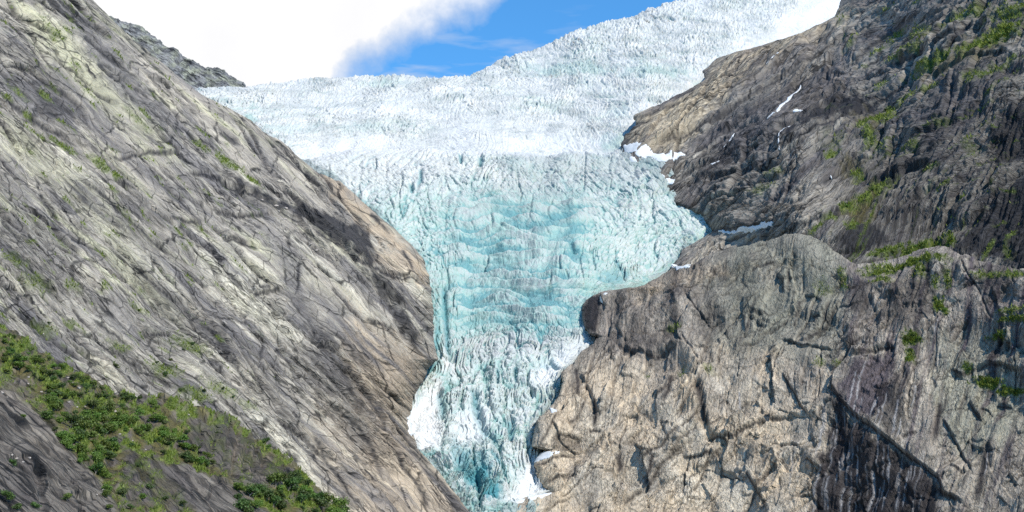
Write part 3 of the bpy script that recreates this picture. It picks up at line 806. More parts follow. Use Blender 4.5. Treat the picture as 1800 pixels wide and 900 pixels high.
# ================================================================ RIGHT BUTTRESS
top_b = lin([(900, 468), (1180, 468), (1215, 462), (1240, 452), (1270, 440), (1300, 430), (1340, 420), (1380, 415), (1420, 418), (1450, 428), (1480, 446), (1500, 458), (1530, 456), (1560, 446),
             (1620, 440), (1660, 442), (1690, 452), (1740, 462), (1800, 470), (2020, 490)])
fB = tps([(1180, 470, 1180), (1030, 545, 1205), (985, 655, 1060), (940, 770, 978), (950, 850, 945), (862, 900, 900), (1200, 700, 985), (1200, 900, 905), (1450, 700, 925), (1450, 900, 850), (1800, 700, 830),
          (1800, 900, 755), (1300, 435, 1160), (1440, 425, 1100), (1500, 460, 1040), (1800, 475, 910), (1650, 450, 990), (2020, 700, 730), (2020, 960, 670), (2020, 480, 790), (1250, 560, 1075), (1450, 560, 1000), (1650, 600, 920), (1620, 800, 825)])
nr = int(540 / Q); nc = int(950 / (Q * 1.05))
v0 = np.linspace(468, 965, nr)[:, None]
s = np.linspace(0, 1, nc)[None]
ub = butt_edge(v0[:, 0])[:, None]
U = ub + (2020 - ub) * s
vtp = top_b(U) + 6 * fbm(U / 70 + 3, U * 0, 2) + 2.5 * fbm(U / 16 + 3, U * 0, 3)
vtp = np.where(U < 1185, 468, vtp)
V = vtp + (v0 - 468) / (965 - 468) * (965 - vtp)
D = fB(U, V)
D = round_edge(D, U - ub, 22, 14)
D = round_edge(D, (V - vtp) + 60 * sst(1230, 1178, U), 30, 22)
U, V, D = with_skirt(U, V, D, -1, 450, 14)
U, V, D = with_skirt(U, V, D, -1, 160, 8, .3, axis=0)
B = Sheet(U, V, D); B.edge_ = np.minimum(B.U - butt_edge(np.r_[np.full(8, 468.), v0[:, 0]])[:, None], 18 + np.vstack([np.zeros((8, U.shape[1])), (V - V[8:9])[8:]]) * 1.5); B.fade[:, :13] = np.linspace(0, .9, 13)[None]
low = sst(560, 700, V) * sst(1500, 1380, U)       # clean pale blocky rock
rgt = sst(1400, 1500, U)
th = math.radians(-76)
aV = U * math.cos(th) + V * math.sin(th); bV = U * math.sin(th) - V * math.cos(th)
th = math.radians(-40)
aD = U * math.cos(th) + V * math.sin(th); bD = U * math.sin(th) - V * math.cos(th)
B.dir = (aV * .9, bV * .9)
B.hatch = np.clip(.1 + 1.2 * fbm(U / 70 + 3, V / 90, 3) + .3 * rgt, .05, 1)
B.h += 28 * fbm(U / 160 + 9, V / 150, 3) + 8 * fbm(U / 64, V / 74, 2)
for sc, am in ((90, 13.), (40, 4.6), (16, 1.2)):
    wob = .3
    f1, f2, r, dx, dy = voronoi(U / sc + wob * fbm(U / sc * 1.1, V / sc * 1.1, 2) + sc, V / (sc * 1.3) + wob * fbm(U / sc * 1.1 + 9, V / sc * 1.1, 2))
    B.h += am * (.4 + .7 * low) * ((r[..., 2] - .5) * .8 + (r[..., 3] - .5) * dx * 2.4 + (dy - .1) * 1.3 * r[..., 1])
B.h += (.3 + .5 * low) * (3.4 * strata(aD / 70, bD / 30, 2.9, .05))
B.h += (1.1 - low) * sst(0, 60, V - top_b(U)) * (2.4 * strata(aV / 90, bV / 24, 8.3, .08) + .9 * ridged(aV / 70, bV / 9, 3))
B.h += .5 * ridged(U / 18, V / 20, 3) + .5 * fbm(U / 5, V / 5, 3)
for p, h, w, dk in [
    ([(1464, 652), (1468, 690), (1498, 730), (1540, 760), (1580, 790), (1622, 816), (1650, 842), (1668, 890)], 8, 40, 1),
    ([(1464, 655), (1480, 632), (1500, 606), (1520, 590)], 9, 22, .9), ([(1500, 634), (1535, 618), (1575, 606)], 9, 22, .9),
    ([(1300, 622), (1308, 585), (1322, 552), (1342, 520)], 5, 16, .7), ([(1392, 572), (1400, 535), (1412, 505)], 5, 14, .6),
    ([(1410, 606), (1448, 566), (1466, 530), (1474, 505)], 7, 20, .5), ([(1320, 548), (1332, 551), (1345, 551)], 5, 12, .5),
    ([(1300, 640), (1330, 560), (1360, 500), (1380, 450)], 4, 20, 0),
    ([(1090, 896), (1130, 862), (1152, 830), (1188, 792), (1230, 760)], 8, 26, .4), ([(1120, 812), (1160, 790), (1210, 740), (1250, 700)], 6, 20, .3),
    ([(1230, 765), (1290, 770), (1350, 740), (1420, 730)], 6, 18, .5), ([(1360, 785), (1390, 778), (1410, 790)], 6, 14, .7), ([(1200, 800), (1230, 798), (1262, 790)], 4, 12, .5),
    ([(1300, 905), (1330, 860), (1350, 830), (1400, 790)], 6, 20, .4), ([(1310, 830), (1335, 870), (1352, 900)], 4, 12, .6),
    ([(1000, 745), (1015, 728), (1030, 700), (1040, 690)], 5, 12, .6), ([(1035, 757), (1045, 757), (1056, 757)], 5, 10, .8),
    ([(945, 790), (958, 770), (975, 740), (990, 716)], 5, 12, .5), ([(975, 768), (1000, 765), (1022, 768)], 6, 12, .6), ([(935, 820), (990, 800), (1030, 798)], 5, 12, .3),
    ([(960, 850), (1000, 840), (1025, 828)], 5, 12, .4), ([(1150, 700), (1170, 690), (1190, 660)], 5, 14, .6), ([(1080, 605), (1150, 628), (1200, 615)], 6, 18, .6),
    ([(1240, 515), (1255, 480), (1270, 462)], 4, 12, .4), ([(1320, 480), (1350, 466), (1372, 462)], 4, 12, .4),
    ([(1700, 700), (1712, 722), (1730, 738)], 6, 14, .9), ([(1665, 640), (1690, 655), (1740, 640), (1800, 655)], 6, 18, .5), ([(1585, 770), (1600, 762), (1612, 754)], 4, 8, .7),
    ([(1545, 562), (1590, 540), (1640, 530)], 5, 18, .4), ([(1640, 850), (1660, 872), (1700, 890)], 6, 18, .6), ([(1740, 500), (1760, 560), (1750, 600)], 5, 18, .4), ([(1670, 820), (1690, 830), (1700, 826)], 4, 9, .8)]:
    B.ledge(p, h, w, dk); B.line('dark', p, 2.4, .9 if dk else 0, .3)  # shadow line of each ledge painted into the dark tone
for k in range(230):
    x = random.uniform(950, 1800); y = random.uniform(460, 900)
    if x < _butt(y) + 12: continue
    ln = random.uniform(8, 40)
    an = math.radians(random.choice((-85, -70, -45, -35, -20, 10, 60)) + random.uniform(-10, 10))
    B.ledge([(x + ln * q * math.cos(an) + random.uniform(-3, 3), y + ln * q * math.sin(an) + random.uniform(-3, 3)) for q in (0, .3, .65, 1)], random.uniform(1.5, 5.5), random.uniform(4, 11), random.choice((0, .3, .5, .8)))
B.crack([(1225, 676), (1232, 705), (1238, 745), (1252, 775)], 7, 12)
B.crack([(1022, 690), (1018, 704)], 5, 6); B.crack([(1042, 700), (1043, 730), (1040, 755)], 5, 6)
for j in [(aV, bV, 140, 38, 1.5, 5, .85, 1.4, -.2, 4), (aV, bV, 90, 15, 1.1, 3, .8, 2.2, -.25, 2), (aD, bD, 110, 40, 1.5, 5, .85, 3.3, -.25, 4), (aD, bD, 60, 17, 1.1, 3, .8, 4.4, -.3, 2.4), (bV, aV, 60, 70, 1.2, 3.5, .8, 5.5, -.45, 3)]:
    B.joints(*j)
for k in range(48):
    x = random.uniform(950, 1800); y = random.uniform(440, 880)
    if x < _butt(y) + 20: continue
    ln = random.uniform(30, 130); an = math.radians(random.choice((96, 100, 108, 128, 136, 142, 60, 20)) + random.uniform(-6, 6))
    pts = [(x + ln * q * math.cos(an) + random.uniform(-2, 2), y + ln * q * math.sin(an) + random.uniform(-2, 2)) for q in (0, .2, .4, .6, .8, 1)]
    if pts[-1][0] < pts[0][0]: pts = pts[::-1]
    w_ = random.uniform(.9, 1.6)
    B.crack(pts, w_, random.uniform(2, 4.5)); B.line('dark', pts, w_ * 1.1, random.uniform(.7, 1), .4)  # shade inside the crack put into the colour
    if k % 2: B.ledge(pts, random.uniform(2, 6), random.uniform(10, 24), 0)
n = fbm(U / 60 + 2, V / 80 + 5, 4)
up = 1 - sst(590, 660, V + 40 * n)
B.m['purple'] = np.clip(np.clip(-fbm(aV / 150, bV / 16 + 3, 4) * 2.2 - .1, 0, .8) * rgt + .25 * up, 0, 1)
B.m['lichen'] = np.clip(up * sst(1200, 1300, U) * sst(1520, 1440, U) * (.85 + .8 * n), 0, .9)
B.patch('lichen', [(1640, 590), (1760, 560), (1800, 600), (1800, 760), (1700, 800), (1660, 760), (1640, 690)], .7, 30, 24)
B.m['tan'] = np.clip(low * (.35 + 1.2 * n), 0, .7)
B.m['pale'] = np.clip(low * (.25 - 1.2 * fbm(U / 40 + 6, V / 40, 4)) * sst(620, 800, V), 0, .8)
B.patch('pale', [(1180, 800), (1260, 830), (1330, 850), (1320, 900), (1180, 900), (1140, 880)], .8, 24, 20)
B.patch('tan', [(1110, 500), (1180, 475), (1280, 470), (1290, 485), (1200, 500), (1120, 540)], .55, 16, 12)
B.patch('pale', [(1300, 530), (1325, 540), (1330, 570), (1305, 590)], .6, 10, 8)
dk = np.clip(up * (.30 + .9 * fbm(U / 30 + 20, V / 44, 4)) * sst(1420, 1250, U), 0, .7)
B.m['dark'] = np.maximum(B.mask('dark'), dk)
B.m['dark'] = np.maximum(B.m['dark'], np.clip(fbm(aV / 110 + 40, bV / 13, 4) * 2.2 - .5, 0, .75) * rgt)
B.patch('dark', [(1022, 545), (1034, 522), (1050, 518), (1062, 530), (1056, 560), (1050, 590), (1030, 580)], .95, 8, 7)
B.patch('dark', [(1090, 590), (1150, 580), (1180, 610), (1120, 625)], .5, 14, 12)
B.patch('dark', [(1468, 690), (1500, 738), (1545, 768), (1585, 796), (1630, 828), (1650, 860), (1650, 905), (1640, 960), (1400, 960), (1425, 900), (1448, 800), (1462, 740)], .93, 14, 12)  # wet stained rock, with the hollow's shade also painted into its colour
B.patch('dark', [(1540, 690), (1600, 660), (1590, 740), (1580, 780), (1540, 750)], .75, 14, 10)
B.patch('dark', [(1560, 500), (1610, 490), (1650, 510), (1640, 560), (1600, 580), (1560, 580), (1540, 560)], .6, 16, 12)
B.patch('dark', [(1490, 490), (1520, 480), (1530, 540), (1510, 560), (1492, 530)], .75, 12, 10)
B.patch('dark', [(1720, 460), (1790, 460), (1790, 490), (1760, 530), (1740, 540), (1725, 500)], .65, 14, 10)
B.patch('dark', [(975, 768), (1022, 766), (1024, 790), (985, 796), (972, 790)], .6, 8, 8)
B.patch('dark', [(1000, 640), (1020, 650), (1026, 700), (1010, 706), (1002, 690)], .5, 8, 6)
B.patch('purple', [(1500, 640), (1578, 616), (1572, 680), (1545, 740), (1500, 740), (1480, 690)], .95, 14, 10)
B.patch('tan', [(1505, 648), (1572, 622), (1560, 665), (1520, 690)], .28, 14, 10)
for x0, y0, x1, y1, w in ((1768, 545, 1735, 660, 7), (1738, 770, 1712, 905, 9), (1635, 455, 1622, 560, 5), (1608, 470, 1600, 560, 5), (1660, 470, 1665, 520, 4), (1580, 650, 1560, 760, 6), (1652, 700, 1640, 780, 6), (1225, 676, 1240, 755, 8), (1012, 640, 1014, 706, 6), (1042, 690, 1044, 755, 5), (1182, 660, 1165, 720, 5), (1085, 790, 1086, 830, 6), (1150, 800, 1128, 850, 4)):
    B.line('dark', [(x0, y0), ((x0 + x1) / 2 + 3, (y0 + y1) / 2), (x1, y1)], w, .9)
for x0, y0, x1, y1, w in ((1510, 660, 1496, 740, 1.6), (1516, 668, 1503, 745, 1.3), (1545, 700, 1532, 742, 1.8), (1582, 706, 1570, 772, 2.4), (1586, 740, 1577, 775, 1.4), (1533, 822, 1520, 905, 2.2), (1540, 845, 1528, 905, 1.4), (1546, 850, 1536, 900, 1.4),
                          (1578, 842, 1570, 905, 2.4), (1595, 820, 1582, 900, 1.8), (1562, 800, 1552, 900, 1.3), (1555, 862, 1548, 900, 1.3), (1452, 715, 1440, 800, 1.8), (1470, 745, 1455, 830, 1.6), (1446, 815, 1426, 900, 2.4), (1460, 830, 1445, 900, 1.8), (1478, 800, 1466, 860, 1.6), (1492, 770, 1480, 860, 2.2), (1480, 850, 1470, 905, 1.8),
                          (1525, 640, 1512, 690, 1.2), (1560, 690, 1552, 735, 1.2), (1612, 680, 1602, 720, 1.6), (1650, 560, 1640, 590, 1.6), (1643, 480, 1640, 510, 1.6), (1600, 800, 1596, 850, 1.2), (1508, 780, 1500, 860, 1.4), (1736, 790, 1732, 850, 1.4), (1300, 690, 1297, 740, 2), (1392, 800, 1390, 880, 1.2)):
    B.line('streak', [(x0, y0), ((x0 + x1) / 2 + 1, (y0 + y1) / 2), (x1, y1)], w * .8, .6, .5)
for k in range(46):
    x = random.uniform(1415, 1625); y = random.uniform(700, 880)
    if y < 640 + (x - 1465) * .9 and x > 1560: continue
    ln = random.uniform(25, 90)
    B.line('streak', [(x, y), (x - .07 * ln, y + ln * .5), (x - .14 * ln, y + ln)], random.uniform(.8, 1.3), random.uniform(.25, .6), .5)
for sp in [(1602, 594, 22, 14, 1), (1650, 535, 14, 16, .95), (1660, 545, 10, 10, .9), (1600, 625, 12, 20, .8), (1735, 668, 34, 9, 1), (1775, 685, 40, 9, .9), (1790, 565, 36, 7, .9), (1755, 590, 26, 8, .8), (1700, 645, 14, 10, .7), (1600, 460, 90, 9, 1), (1540, 468, 40, 10, .9), (1620, 475, 16, 24, .6), (1665, 490, 10, 30, .6),
           (1550, 490, 30, 14, .6), (1645, 500, 12, 12, .6), (1780, 550, 40, 10, .5), (1730, 480, 30, 8, .5), (1780, 480, 40, 8, .6), (1470, 640, 16, 8, .4), (1440, 640, 14, 12, .4), (1250, 660, 16, 12, .35), (1200, 660, 10, 10, .5), (1135, 655, 8, 6, .6), (1185, 580, 20, 10, .35), (1475, 480, 14, 26, .45), (1440, 500, 20, 20, .3)]:
    B.spot('moss', *sp[:4], sp[4])
B.push()
butt = B.build('rock_buttress', m_butt, SETS)
tag(butt, 'pale blocky rock buttress below the grassy bench, right of the ice tongue', None, None, 'structure')
print('butt', time.time() - T0)

# ================================================================ GLACIER
gl = bpy.data.objects.new('glacier', None); COL.objects.link(gl)
gl.location = (0, 900, 8)
tag(gl, 'crevassed blue and white glacier pouring down between the two rock walls', 'glacier')
DOWN = np.array([.06, -.74, .67])          # seracs lean out down the flow


def seracs(u, v, seed, jag=1.):
    """broken ice: tilted blocks split by crevasses; returns height, crevasse depth"""
    u = u + .35 * fbm(u * .9 + seed, v * .9, 3); v = v + .35 * fbm(u * .9, v * .9 + seed, 3)
    f1, f2, r, dx, dy = voronoi(u + seed * 3.3, v + seed * 1.7)
    gap = sst(0, .22, f2 - f1)
    top = .45 + .8 * r[..., 2] + jag * ((r[..., 3] - .5) * 1.1 * dx + (.2 + .8 * r[..., 0]) * dy * .8)
    return top * gap, 1 - gap


# ---- icefall (below the crest)
fI = tps([(850, 895, 905), (780, 800, 965), (900, 800, 982), (860, 700, 1070), (770, 640, 1130), (1000, 620, 1140), (860, 600, 1200), (860, 480, 1360), (1030, 510, 1270), (760, 480, 1360), (1240, 400, 1500), (1150, 440, 1450),
          (700, 400, 1480), (860, 380, 1530), (1160, 340, 1600), (600, 310, 1660), (860, 275, 1740), (1090, 270, 1740), (560, 285, 1740), (1320, 300, 1700), (480, 270, 1780), (700, 780, 985), (960, 780, 1008), (960, 900, 930), (860, 960, 880)])
vs = np.arange(264, 940, Q * .8)
nc = int(760 / Q)
s = np.linspace(0, 1, nc)[None]
ul = _left(vs)[:, None] - 46; ur = np.maximum(np.where(vs < 470, _right(vs), _butt(vs)), 900)[:, None] + 46
U = ul + (ur - ul) * s; V = vs[:, None] + 0 * U
crest = lin([(480, 286), (560, 284), (640, 262), (760, 263), (850, 266), (960, 272), (1060, 266), (1140, 262)])
V = np.where(V < 330, 330 + (V - 330) * (330 - crest(U)) / (330 - 264), V)
D = round_edge(fI(U, V), V - crest(U) + .5, 16, 60)
U, V, D = with_skirt(U, V, D, -1, 260, 10, .25, axis=0)
I = Sheet(U, V, D)
size = lin([(200, 8), (330, 10.5), (450, 12.5), (600, 15), (700, 18), (900, 22)])
fsz = size(V)
vv = np.interp(V, np.arange(150, 1000), np.cumsum(1 / (size(np.arange(150, 1000)) * .75)))
uu = (U - 860) / fsz
mid = sst(190, 80, np.abs(U - 905 + .1 * (V - 480))) * sst(315, 370, V) * sst(610, 560, V)     # transverse waves
bot = sst(610, 670, V)                                                                      # fins down the flow
hi = sst(345, 300, V)
smooth = np.zeros(U.shape)
for pl, amt, sf in (([(716, 740), (745, 695), (768, 685), (772, 720), (776, 770), (770, 796), (740, 800), (722, 780)], .95, 12), ([(600, 255), (1080, 255), (1080, 268), (900, 274), (700, 264), (560, 282)], .8, 8),
                    ([(905, 860), (940, 800), (950, 850), (975, 872), (930, 892), (880, 890)], .8, 12), ([(950, 640), (1040, 590), (1060, 600), (985, 650), (960, 700), (930, 680)], .7, 16), ([(800, 730), (860, 720), (850, 790), (800, 790)], .5, 20)):
    m, sd = poly_sd(I.wu, I.wv, pl)
    smooth[m] = np.maximum(smooth[m], amt * sst(-sf, sf, sd))
vary = 1 + .35 * fbm(U / 120 + 70, V / 90, 2)
h1, g1 = seracs(uu * .55 * vary, vv * .8 * vary, 1.0)
h2, g2 = seracs(uu * 1.15, vv * 1.5, 2.0)
h3, g3 = seracs(uu * 2.6, vv * 3.2, 3.0)
hb, gb = seracs(uu * .42, vv * .17, 4.0)
wv_ = V / 16 + .9 * fbm(U / 110, V / 60, 3) + .12 * fbm(U / 14, V / 14, 2)
k = np.floor(wv_); fr = wv_ - k
wave = np.where(fr < .22, fr / .22, (1 - fr) / .78) * np.clip(.8 + perlin(U / 70, k * 3.7 + .5) * 1.1, .2, 1.4)
amp = fsz / 12
patch_ = np.clip(.75 + .9 * fbm(U / 80, V / 60, 3), .2, 1.4)
h = (1 - .93 * mid) * (1 - .7 * bot) * (6 * h1 * patch_ + 2.8 * h2) + bot * (6 * hb + 2.2 * h2 + 3.5 * h1) + mid * (12 * wave + .7 * h2)
h = h + .8 * h3 * (1 - .4 * mid) + .5 * fbm(U / 4, V / 4, 3)
h = amp * h * (1 - .85 * smooth)
I.h = h + 16 * fbm(U / 110, V / 90, 3) + 6 * fbm(U / 60, V / 26, 3)
arc = V + .0004 * (U - 880) ** 2 + 12 * fbm(U / 80, V / 60, 3)
I.mask('dark')
for j in [(U, arc, 90, 26, 1.6, 5, 1, 1.3, -.15, 3), (U, arc, 60, 13, 1.2, 3.4, 1, 2.6, -.1, 2), (U + .8 * V, V - .8 * U, 60, 30, 1.4, 4, 1, 3.6, -.35, 2), (V, U + 8 * fbm(U / 40, V / 40, 2), 70, 26, 1.4, 5, 1, 4.2, -.5, 2)]:
    I.joints(*j)
lines = I.m.pop('dark') * (1 - smooth) * (1 - .8 * mid)
gap = np.clip((1 - .8 * mid) * (1 - bot) * g1 * patch_ + bot * gb * .8 + .45 * g2 + mid * np.clip(1.2 - 1.6 * wave, 0, 1) + .8 * lines, 0, 1) * (1 - smooth)
I.m['blue'] = np.zeros(U.shape)
for p, w, d in [([(832, 690), (838, 730), (850, 765), (868, 790), (878, 812)], 7, 16), ([(896, 738), (898, 765), (899, 790)], 6, 18), ([(905, 655), (906, 680)], 3, 10), ([(874, 660), (876, 690)], 3, 8), ([(768, 690), (778, 720), (776, 745)], 6, 8),
                ([(748, 664), (760, 650), (770, 640)], 5, 8), ([(780, 500), (784, 560), (788, 620), (800, 650)], 5, 8), ([(845, 272), (846, 300)], 4, 9), ([(808, 270), (810, 292)], 3, 8), ([(740, 300), (738, 325), (730, 335)], 3, 7), ([(722, 325), (724, 345)], 3, 7),
                ([(1000, 430), (1012, 452)], 4, 8), ([(1080, 452), (1092, 482), (1098, 500)], 3, 7), ([(965, 636), (978, 650), (985, 655)], 4, 12), ([(805, 800), (810, 830), (830, 850), (850, 880)], 8, 12), ([(840, 800), (846, 830), (870, 860)], 7, 10), ([(860, 800), (880, 830), (890, 860)], 5, 8)]:
    I.crack(p, w, d)
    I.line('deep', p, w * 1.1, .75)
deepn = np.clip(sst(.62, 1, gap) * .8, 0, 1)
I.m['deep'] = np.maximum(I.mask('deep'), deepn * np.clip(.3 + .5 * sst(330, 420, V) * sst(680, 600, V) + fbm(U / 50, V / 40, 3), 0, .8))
tone = np.clip(.10 + .38 * sst(300, 420, V) * sst(610, 560, V) + .22 * sst(620, 680, V) + .55 * fbm(U / 60 + 9, V / 45, 4), 0, .85)
I.m['blue'] = np.clip(tone + .55 * gap * sst(270, 380, V) + .25 * gap, 0, 1) * (1 - .9 * smooth) * (1 - .7 * hi * sst(860, 780, U)) * (1 - .55 * sst(.55, 1.1, h2) * (1 - .5 * mid))
for sp in [(1075, 490, 50, 34, .8), (1210, 430, 36, 20, .5), (950, 405, 40, 14, .6), (770, 590, 16, 70, .8), (745, 445, 40, 30, .6), (690, 380, 50, 30, .5), (765, 510, 14, 50, .6), (1000, 445, 50, 18, .5), (830, 840, 40, 36, .9), (860, 870, 30, 24, .9), (780, 720, 18, 40, .6), (765, 655, 20, 20, .8), (960, 640, 30, 16, .7), (880, 730, 30, 50, .4), (880, 500, 60, 50, .35), (1110, 410, 90, 40, .35), (790, 420, 60, 40, .4)]:
    I.spot('blue', *sp[:5])
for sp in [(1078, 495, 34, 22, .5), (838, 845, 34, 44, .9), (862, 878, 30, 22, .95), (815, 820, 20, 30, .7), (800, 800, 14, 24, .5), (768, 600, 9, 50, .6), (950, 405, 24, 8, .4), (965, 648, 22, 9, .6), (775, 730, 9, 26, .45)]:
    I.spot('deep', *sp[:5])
I.m['snow'] = np.clip(smooth * .75, 0, 1)
mar = np.minimum(U - np.interp(V, vs, _left(vs)), np.interp(V, vs, np.maximum(np.where(vs < 470, _right(vs), _butt(vs)), 880)) - U)
margin = np.clip(.9 - mar / 9 + 1.2 * fbm(U / 10, V / 10, 3), 0, 1) * (1 - smooth)
I.m['grit'] = np.clip(mid * .45 + .5 * sst(850, 900, U) * sst(400, 300, V) + .5 * fbm(U / 45 + 40, V / 14, 4) + .35 * sst(570, 600, V) * sst(650, 620, V), 0, .7)
I.m['grit'] = np.maximum(I.m['grit'], .9 * margin)
I.push(DOWN)
icefall = I.build('icefall', m_ice, ICE, None)
icefall.parent = gl; icefall.matrix_parent_inverse = gl.matrix_world.inverted(); icefall.location = tuple(-x for x in gl.location)
icefall.matrix_parent_inverse.identity()
icefall['label'] = 'blue lower icefall with crevasses across its middle'
print('icefall', time.time() - T0)

# ---- upper ice field
top_u = lin([(200, 175), (340, 161), (440, 152), (530, 146), (600, 138), (640, 133), (720, 136), (790, 137), (822, 134), (850, 121), (880, 107), (940, 86), (1000, 64), (1060, 42), (1110, 31), (1140, 18), (1170, 10), (1200, 4), (1270, -8), (1400, -22), (1620, -40)])
fU = tps([(860, 268, 1880), (860, 140, 2500), (760, 137, 2560), (500, 150, 2500), (350, 160, 2420), (450, 215, 2080), (560, 275, 1880), (1100, 255, 1880), (1230, 130, 2320), (1300, 85, 2480), (1480, 0, 2900), (830, 132, 2580), (1100, 32, 2900),
          (1220, 0, 3020), (250, 170, 2500), (700, 200, 2180), (1000, 200, 2150), (860, 320, 1800), (1620, -40, 3150), (1550, 60, 2750), (1250, 260, 2000)])
us = np.arange(220, 1600, Q * .95)
vt = (top_u(us) + 1.6 * fbm(us / 7, us * 0 + 2, 3) + 2 * ridged(us / 18, us * 0 + 6, 3))[None]
t = np.linspace(0, 1, int(300 / Q))[:, None]
U = us[None] + 0 * t; V = vt + (300 - vt) * t
D = round_edge(fU(U, V), V - vt + .3, 20, 90)
U, V, D = with_skirt(U, V, D, -1, 300, 10, .2, axis=0)
W = Sheet(U, V, D)
size = lin([(-60, 5.5), (130, 6.5), (300, 8.5)])
fsz = size(V)
vv = np.interp(V, np.arange(-80, 400), np.cumsum(1 / (size(np.arange(-80, 400)) * .7)))
uu = (U - 860) / fsz
vary = 1 + .4 * fbm(U / 120 + 70, V / 70, 2)
h1, g1 = seracs(uu * .5 * vary, vv * .75 * vary, 5.0); h2, g2 = seracs(uu * 1.1, vv * 1.5, 6.0); h3, g3 = seracs(uu * 2.5, vv * 3.2, 7.0)
calm = np.zeros(U.shape)
for pl, amt, sf in (([(1260, 110), (1350, 60), (1400, 10), (1420, -60), (1600, -60), (1560, 20), (1400, 80), (1300, 110)], 1, 20), ([(560, 240), (800, 245), (1080, 235), (1100, 300), (500, 300)], .75, 14), ([(740, 190), (900, 190), (980, 240), (800, 250)], .5, 30), ([(600, 170), (760, 160), (760, 200), (620, 220)], .35, 30)):
    m, sd = poly_sd(W.wu, W.wv, pl)
    calm[m] = np.maximum(calm[m], amt * sst(-sf, sf, sd))
pt = np.clip(.7 + 1.0 * fbm(U / 90 + 3, V / 50, 3), .15, 1.4)
hh = pt * (4 * h1 + 2.0 * h2) + .9 * h3 + .5 * fbm(U / 4, V / 4, 3)
W.h = hh * (1 - .85 * calm) + 10 * fbm(U / 120, V / 70, 3) + 2.5 * ridged(U / 70, V / 16, 3) * (1 - calm)
arc = V - .00018 * (U - 850) ** 2 + 10 * fbm(U / 90, V / 60, 3)
W.mask('dark')
for j in [(U, arc, 90, 15, 1.3, 4, 1, 1.3, -.15, 2.2), (U, arc, 50, 7, 1.0, 2.6, 1, 2.6, -.1, 1.2), (U + 1.4 * V, arc - .5 * U, 60, 18, 1.2, 3, 1, 3.6, -.4, 1.5)]:
    W.joints(*j)
lines = W.m.pop('dark') * (1 - calm)
gap = np.clip(g1 * pt + .4 * g2, 0, 1) * (1 - calm)
W.m['blue'] = np.clip(-.08 + .3 * gap + .5 * lines + .4 * fbm(U / 90 + 19, V / 30, 4), 0, .6) * (1 - .9 * calm)
for sp in [(1000, 125, 110, 18, .55), (1150, 130, 90, 18, .5), (1080, 250, 40, 22, .6), (1085, 200, 30, 12, .45), (440, 212, 16, 14, .7), (1230, 150, 20, 14, .4), (500, 230, 70, 12, .35), (650, 230, 70, 14, .3), (680, 150, 60, 10, .35), (950, 190, 70, 16, .3)]:
    W.spot('blue', *sp[:5])
W.m['deep'] = sst(.75, 1, gap) * .22
W.m['snow'] = np.clip(.6 * calm - .15 + 1.1 * fbm(U / 70 + 60, V / 30, 4) + .25 * sst(90, 30, V) - .7 * lines, 0, .9)
W.m['grit'] = np.clip(1.0 * fbm(U / 60 + 4, V / 14, 4) + .16 + .6 * lines, 0, .8) * (1 - calm)
W.push(DOWN)
field = W.build('icefield', m_ice, ICE, gl)
field.location = tuple(-x for x in gl.location)
field['label'] = 'white upper ice field below the sky'
print('upper', time.time() - T0)


# ================================================================ FAR SUMMITS
def far_peak(tab, dtop, dbot, u0, u1, vb, seed, label, green=.4):
    tp = lin(tab)
    us = np.arange(u0, u1, 1.0)
    vt = (tp(us) + 1.5 * fbm(us / 6, us * 0 + seed, 3) + 2 * fbm(us / 25, us * 0 + seed, 3))[None]
    t = np.linspace(0, 1, 150)[:, None]
    U = us[None] + 0 * t; V = vt + np.maximum(vb - vt, 2) * t
    D = dtop + (dbot - dtop) * t + 0 * U
    D = round_edge(D, V - vt, 14, 120)
    U, V, D = with_skirt(U, V, D, -1, 300, 8, .2, axis=0)
    S = Sheet(U, V, D)
    th = math.radians(30)
    a = U * math.cos(th) + V * math.sin(th); b = U * math.sin(th) - V * math.cos(th)
    S.dir = (a, b)
    S.h = 7 * fbm(U / 30 + seed, V / 24, 4) + 3 * strata(a / 22, b / 9, seed, .15) + 2.4 * ridged(U / 10, V / 8, 4)
    S.m['lichen'] = np.clip(fbm(U / 20, V / 14 + seed, 4) * 2 + green, 0, .7)
    S.m['dark'] = np.clip(fbm(U / 16 + 9, V / 12, 4) * 2 + .1, 0, .7)
    S.push()
    o = S.build('mountain', m_peak, SETS)
    tag(o, label, None, None, 'structure')
    return S


far_peak([(150, 8), (190, 28), (240, 46), (262, 58), (280, 72), (310, 94), (350, 114), (385, 121), (410, 134), (430, 152), (446, 166), (460, 176)], 3300, 2950, 150, 470, 200, 3.3, 'distant grey mountain shoulder behind the white ice field', .25)
far_peak([(1470, -60), (1480, -30), (1484, -6), (1520, -60), (1640, -140)], 3300, 3150, 1476, 1640, 60, 5.3, 'small dark summit above the snow at the top of the right wall', -.2)


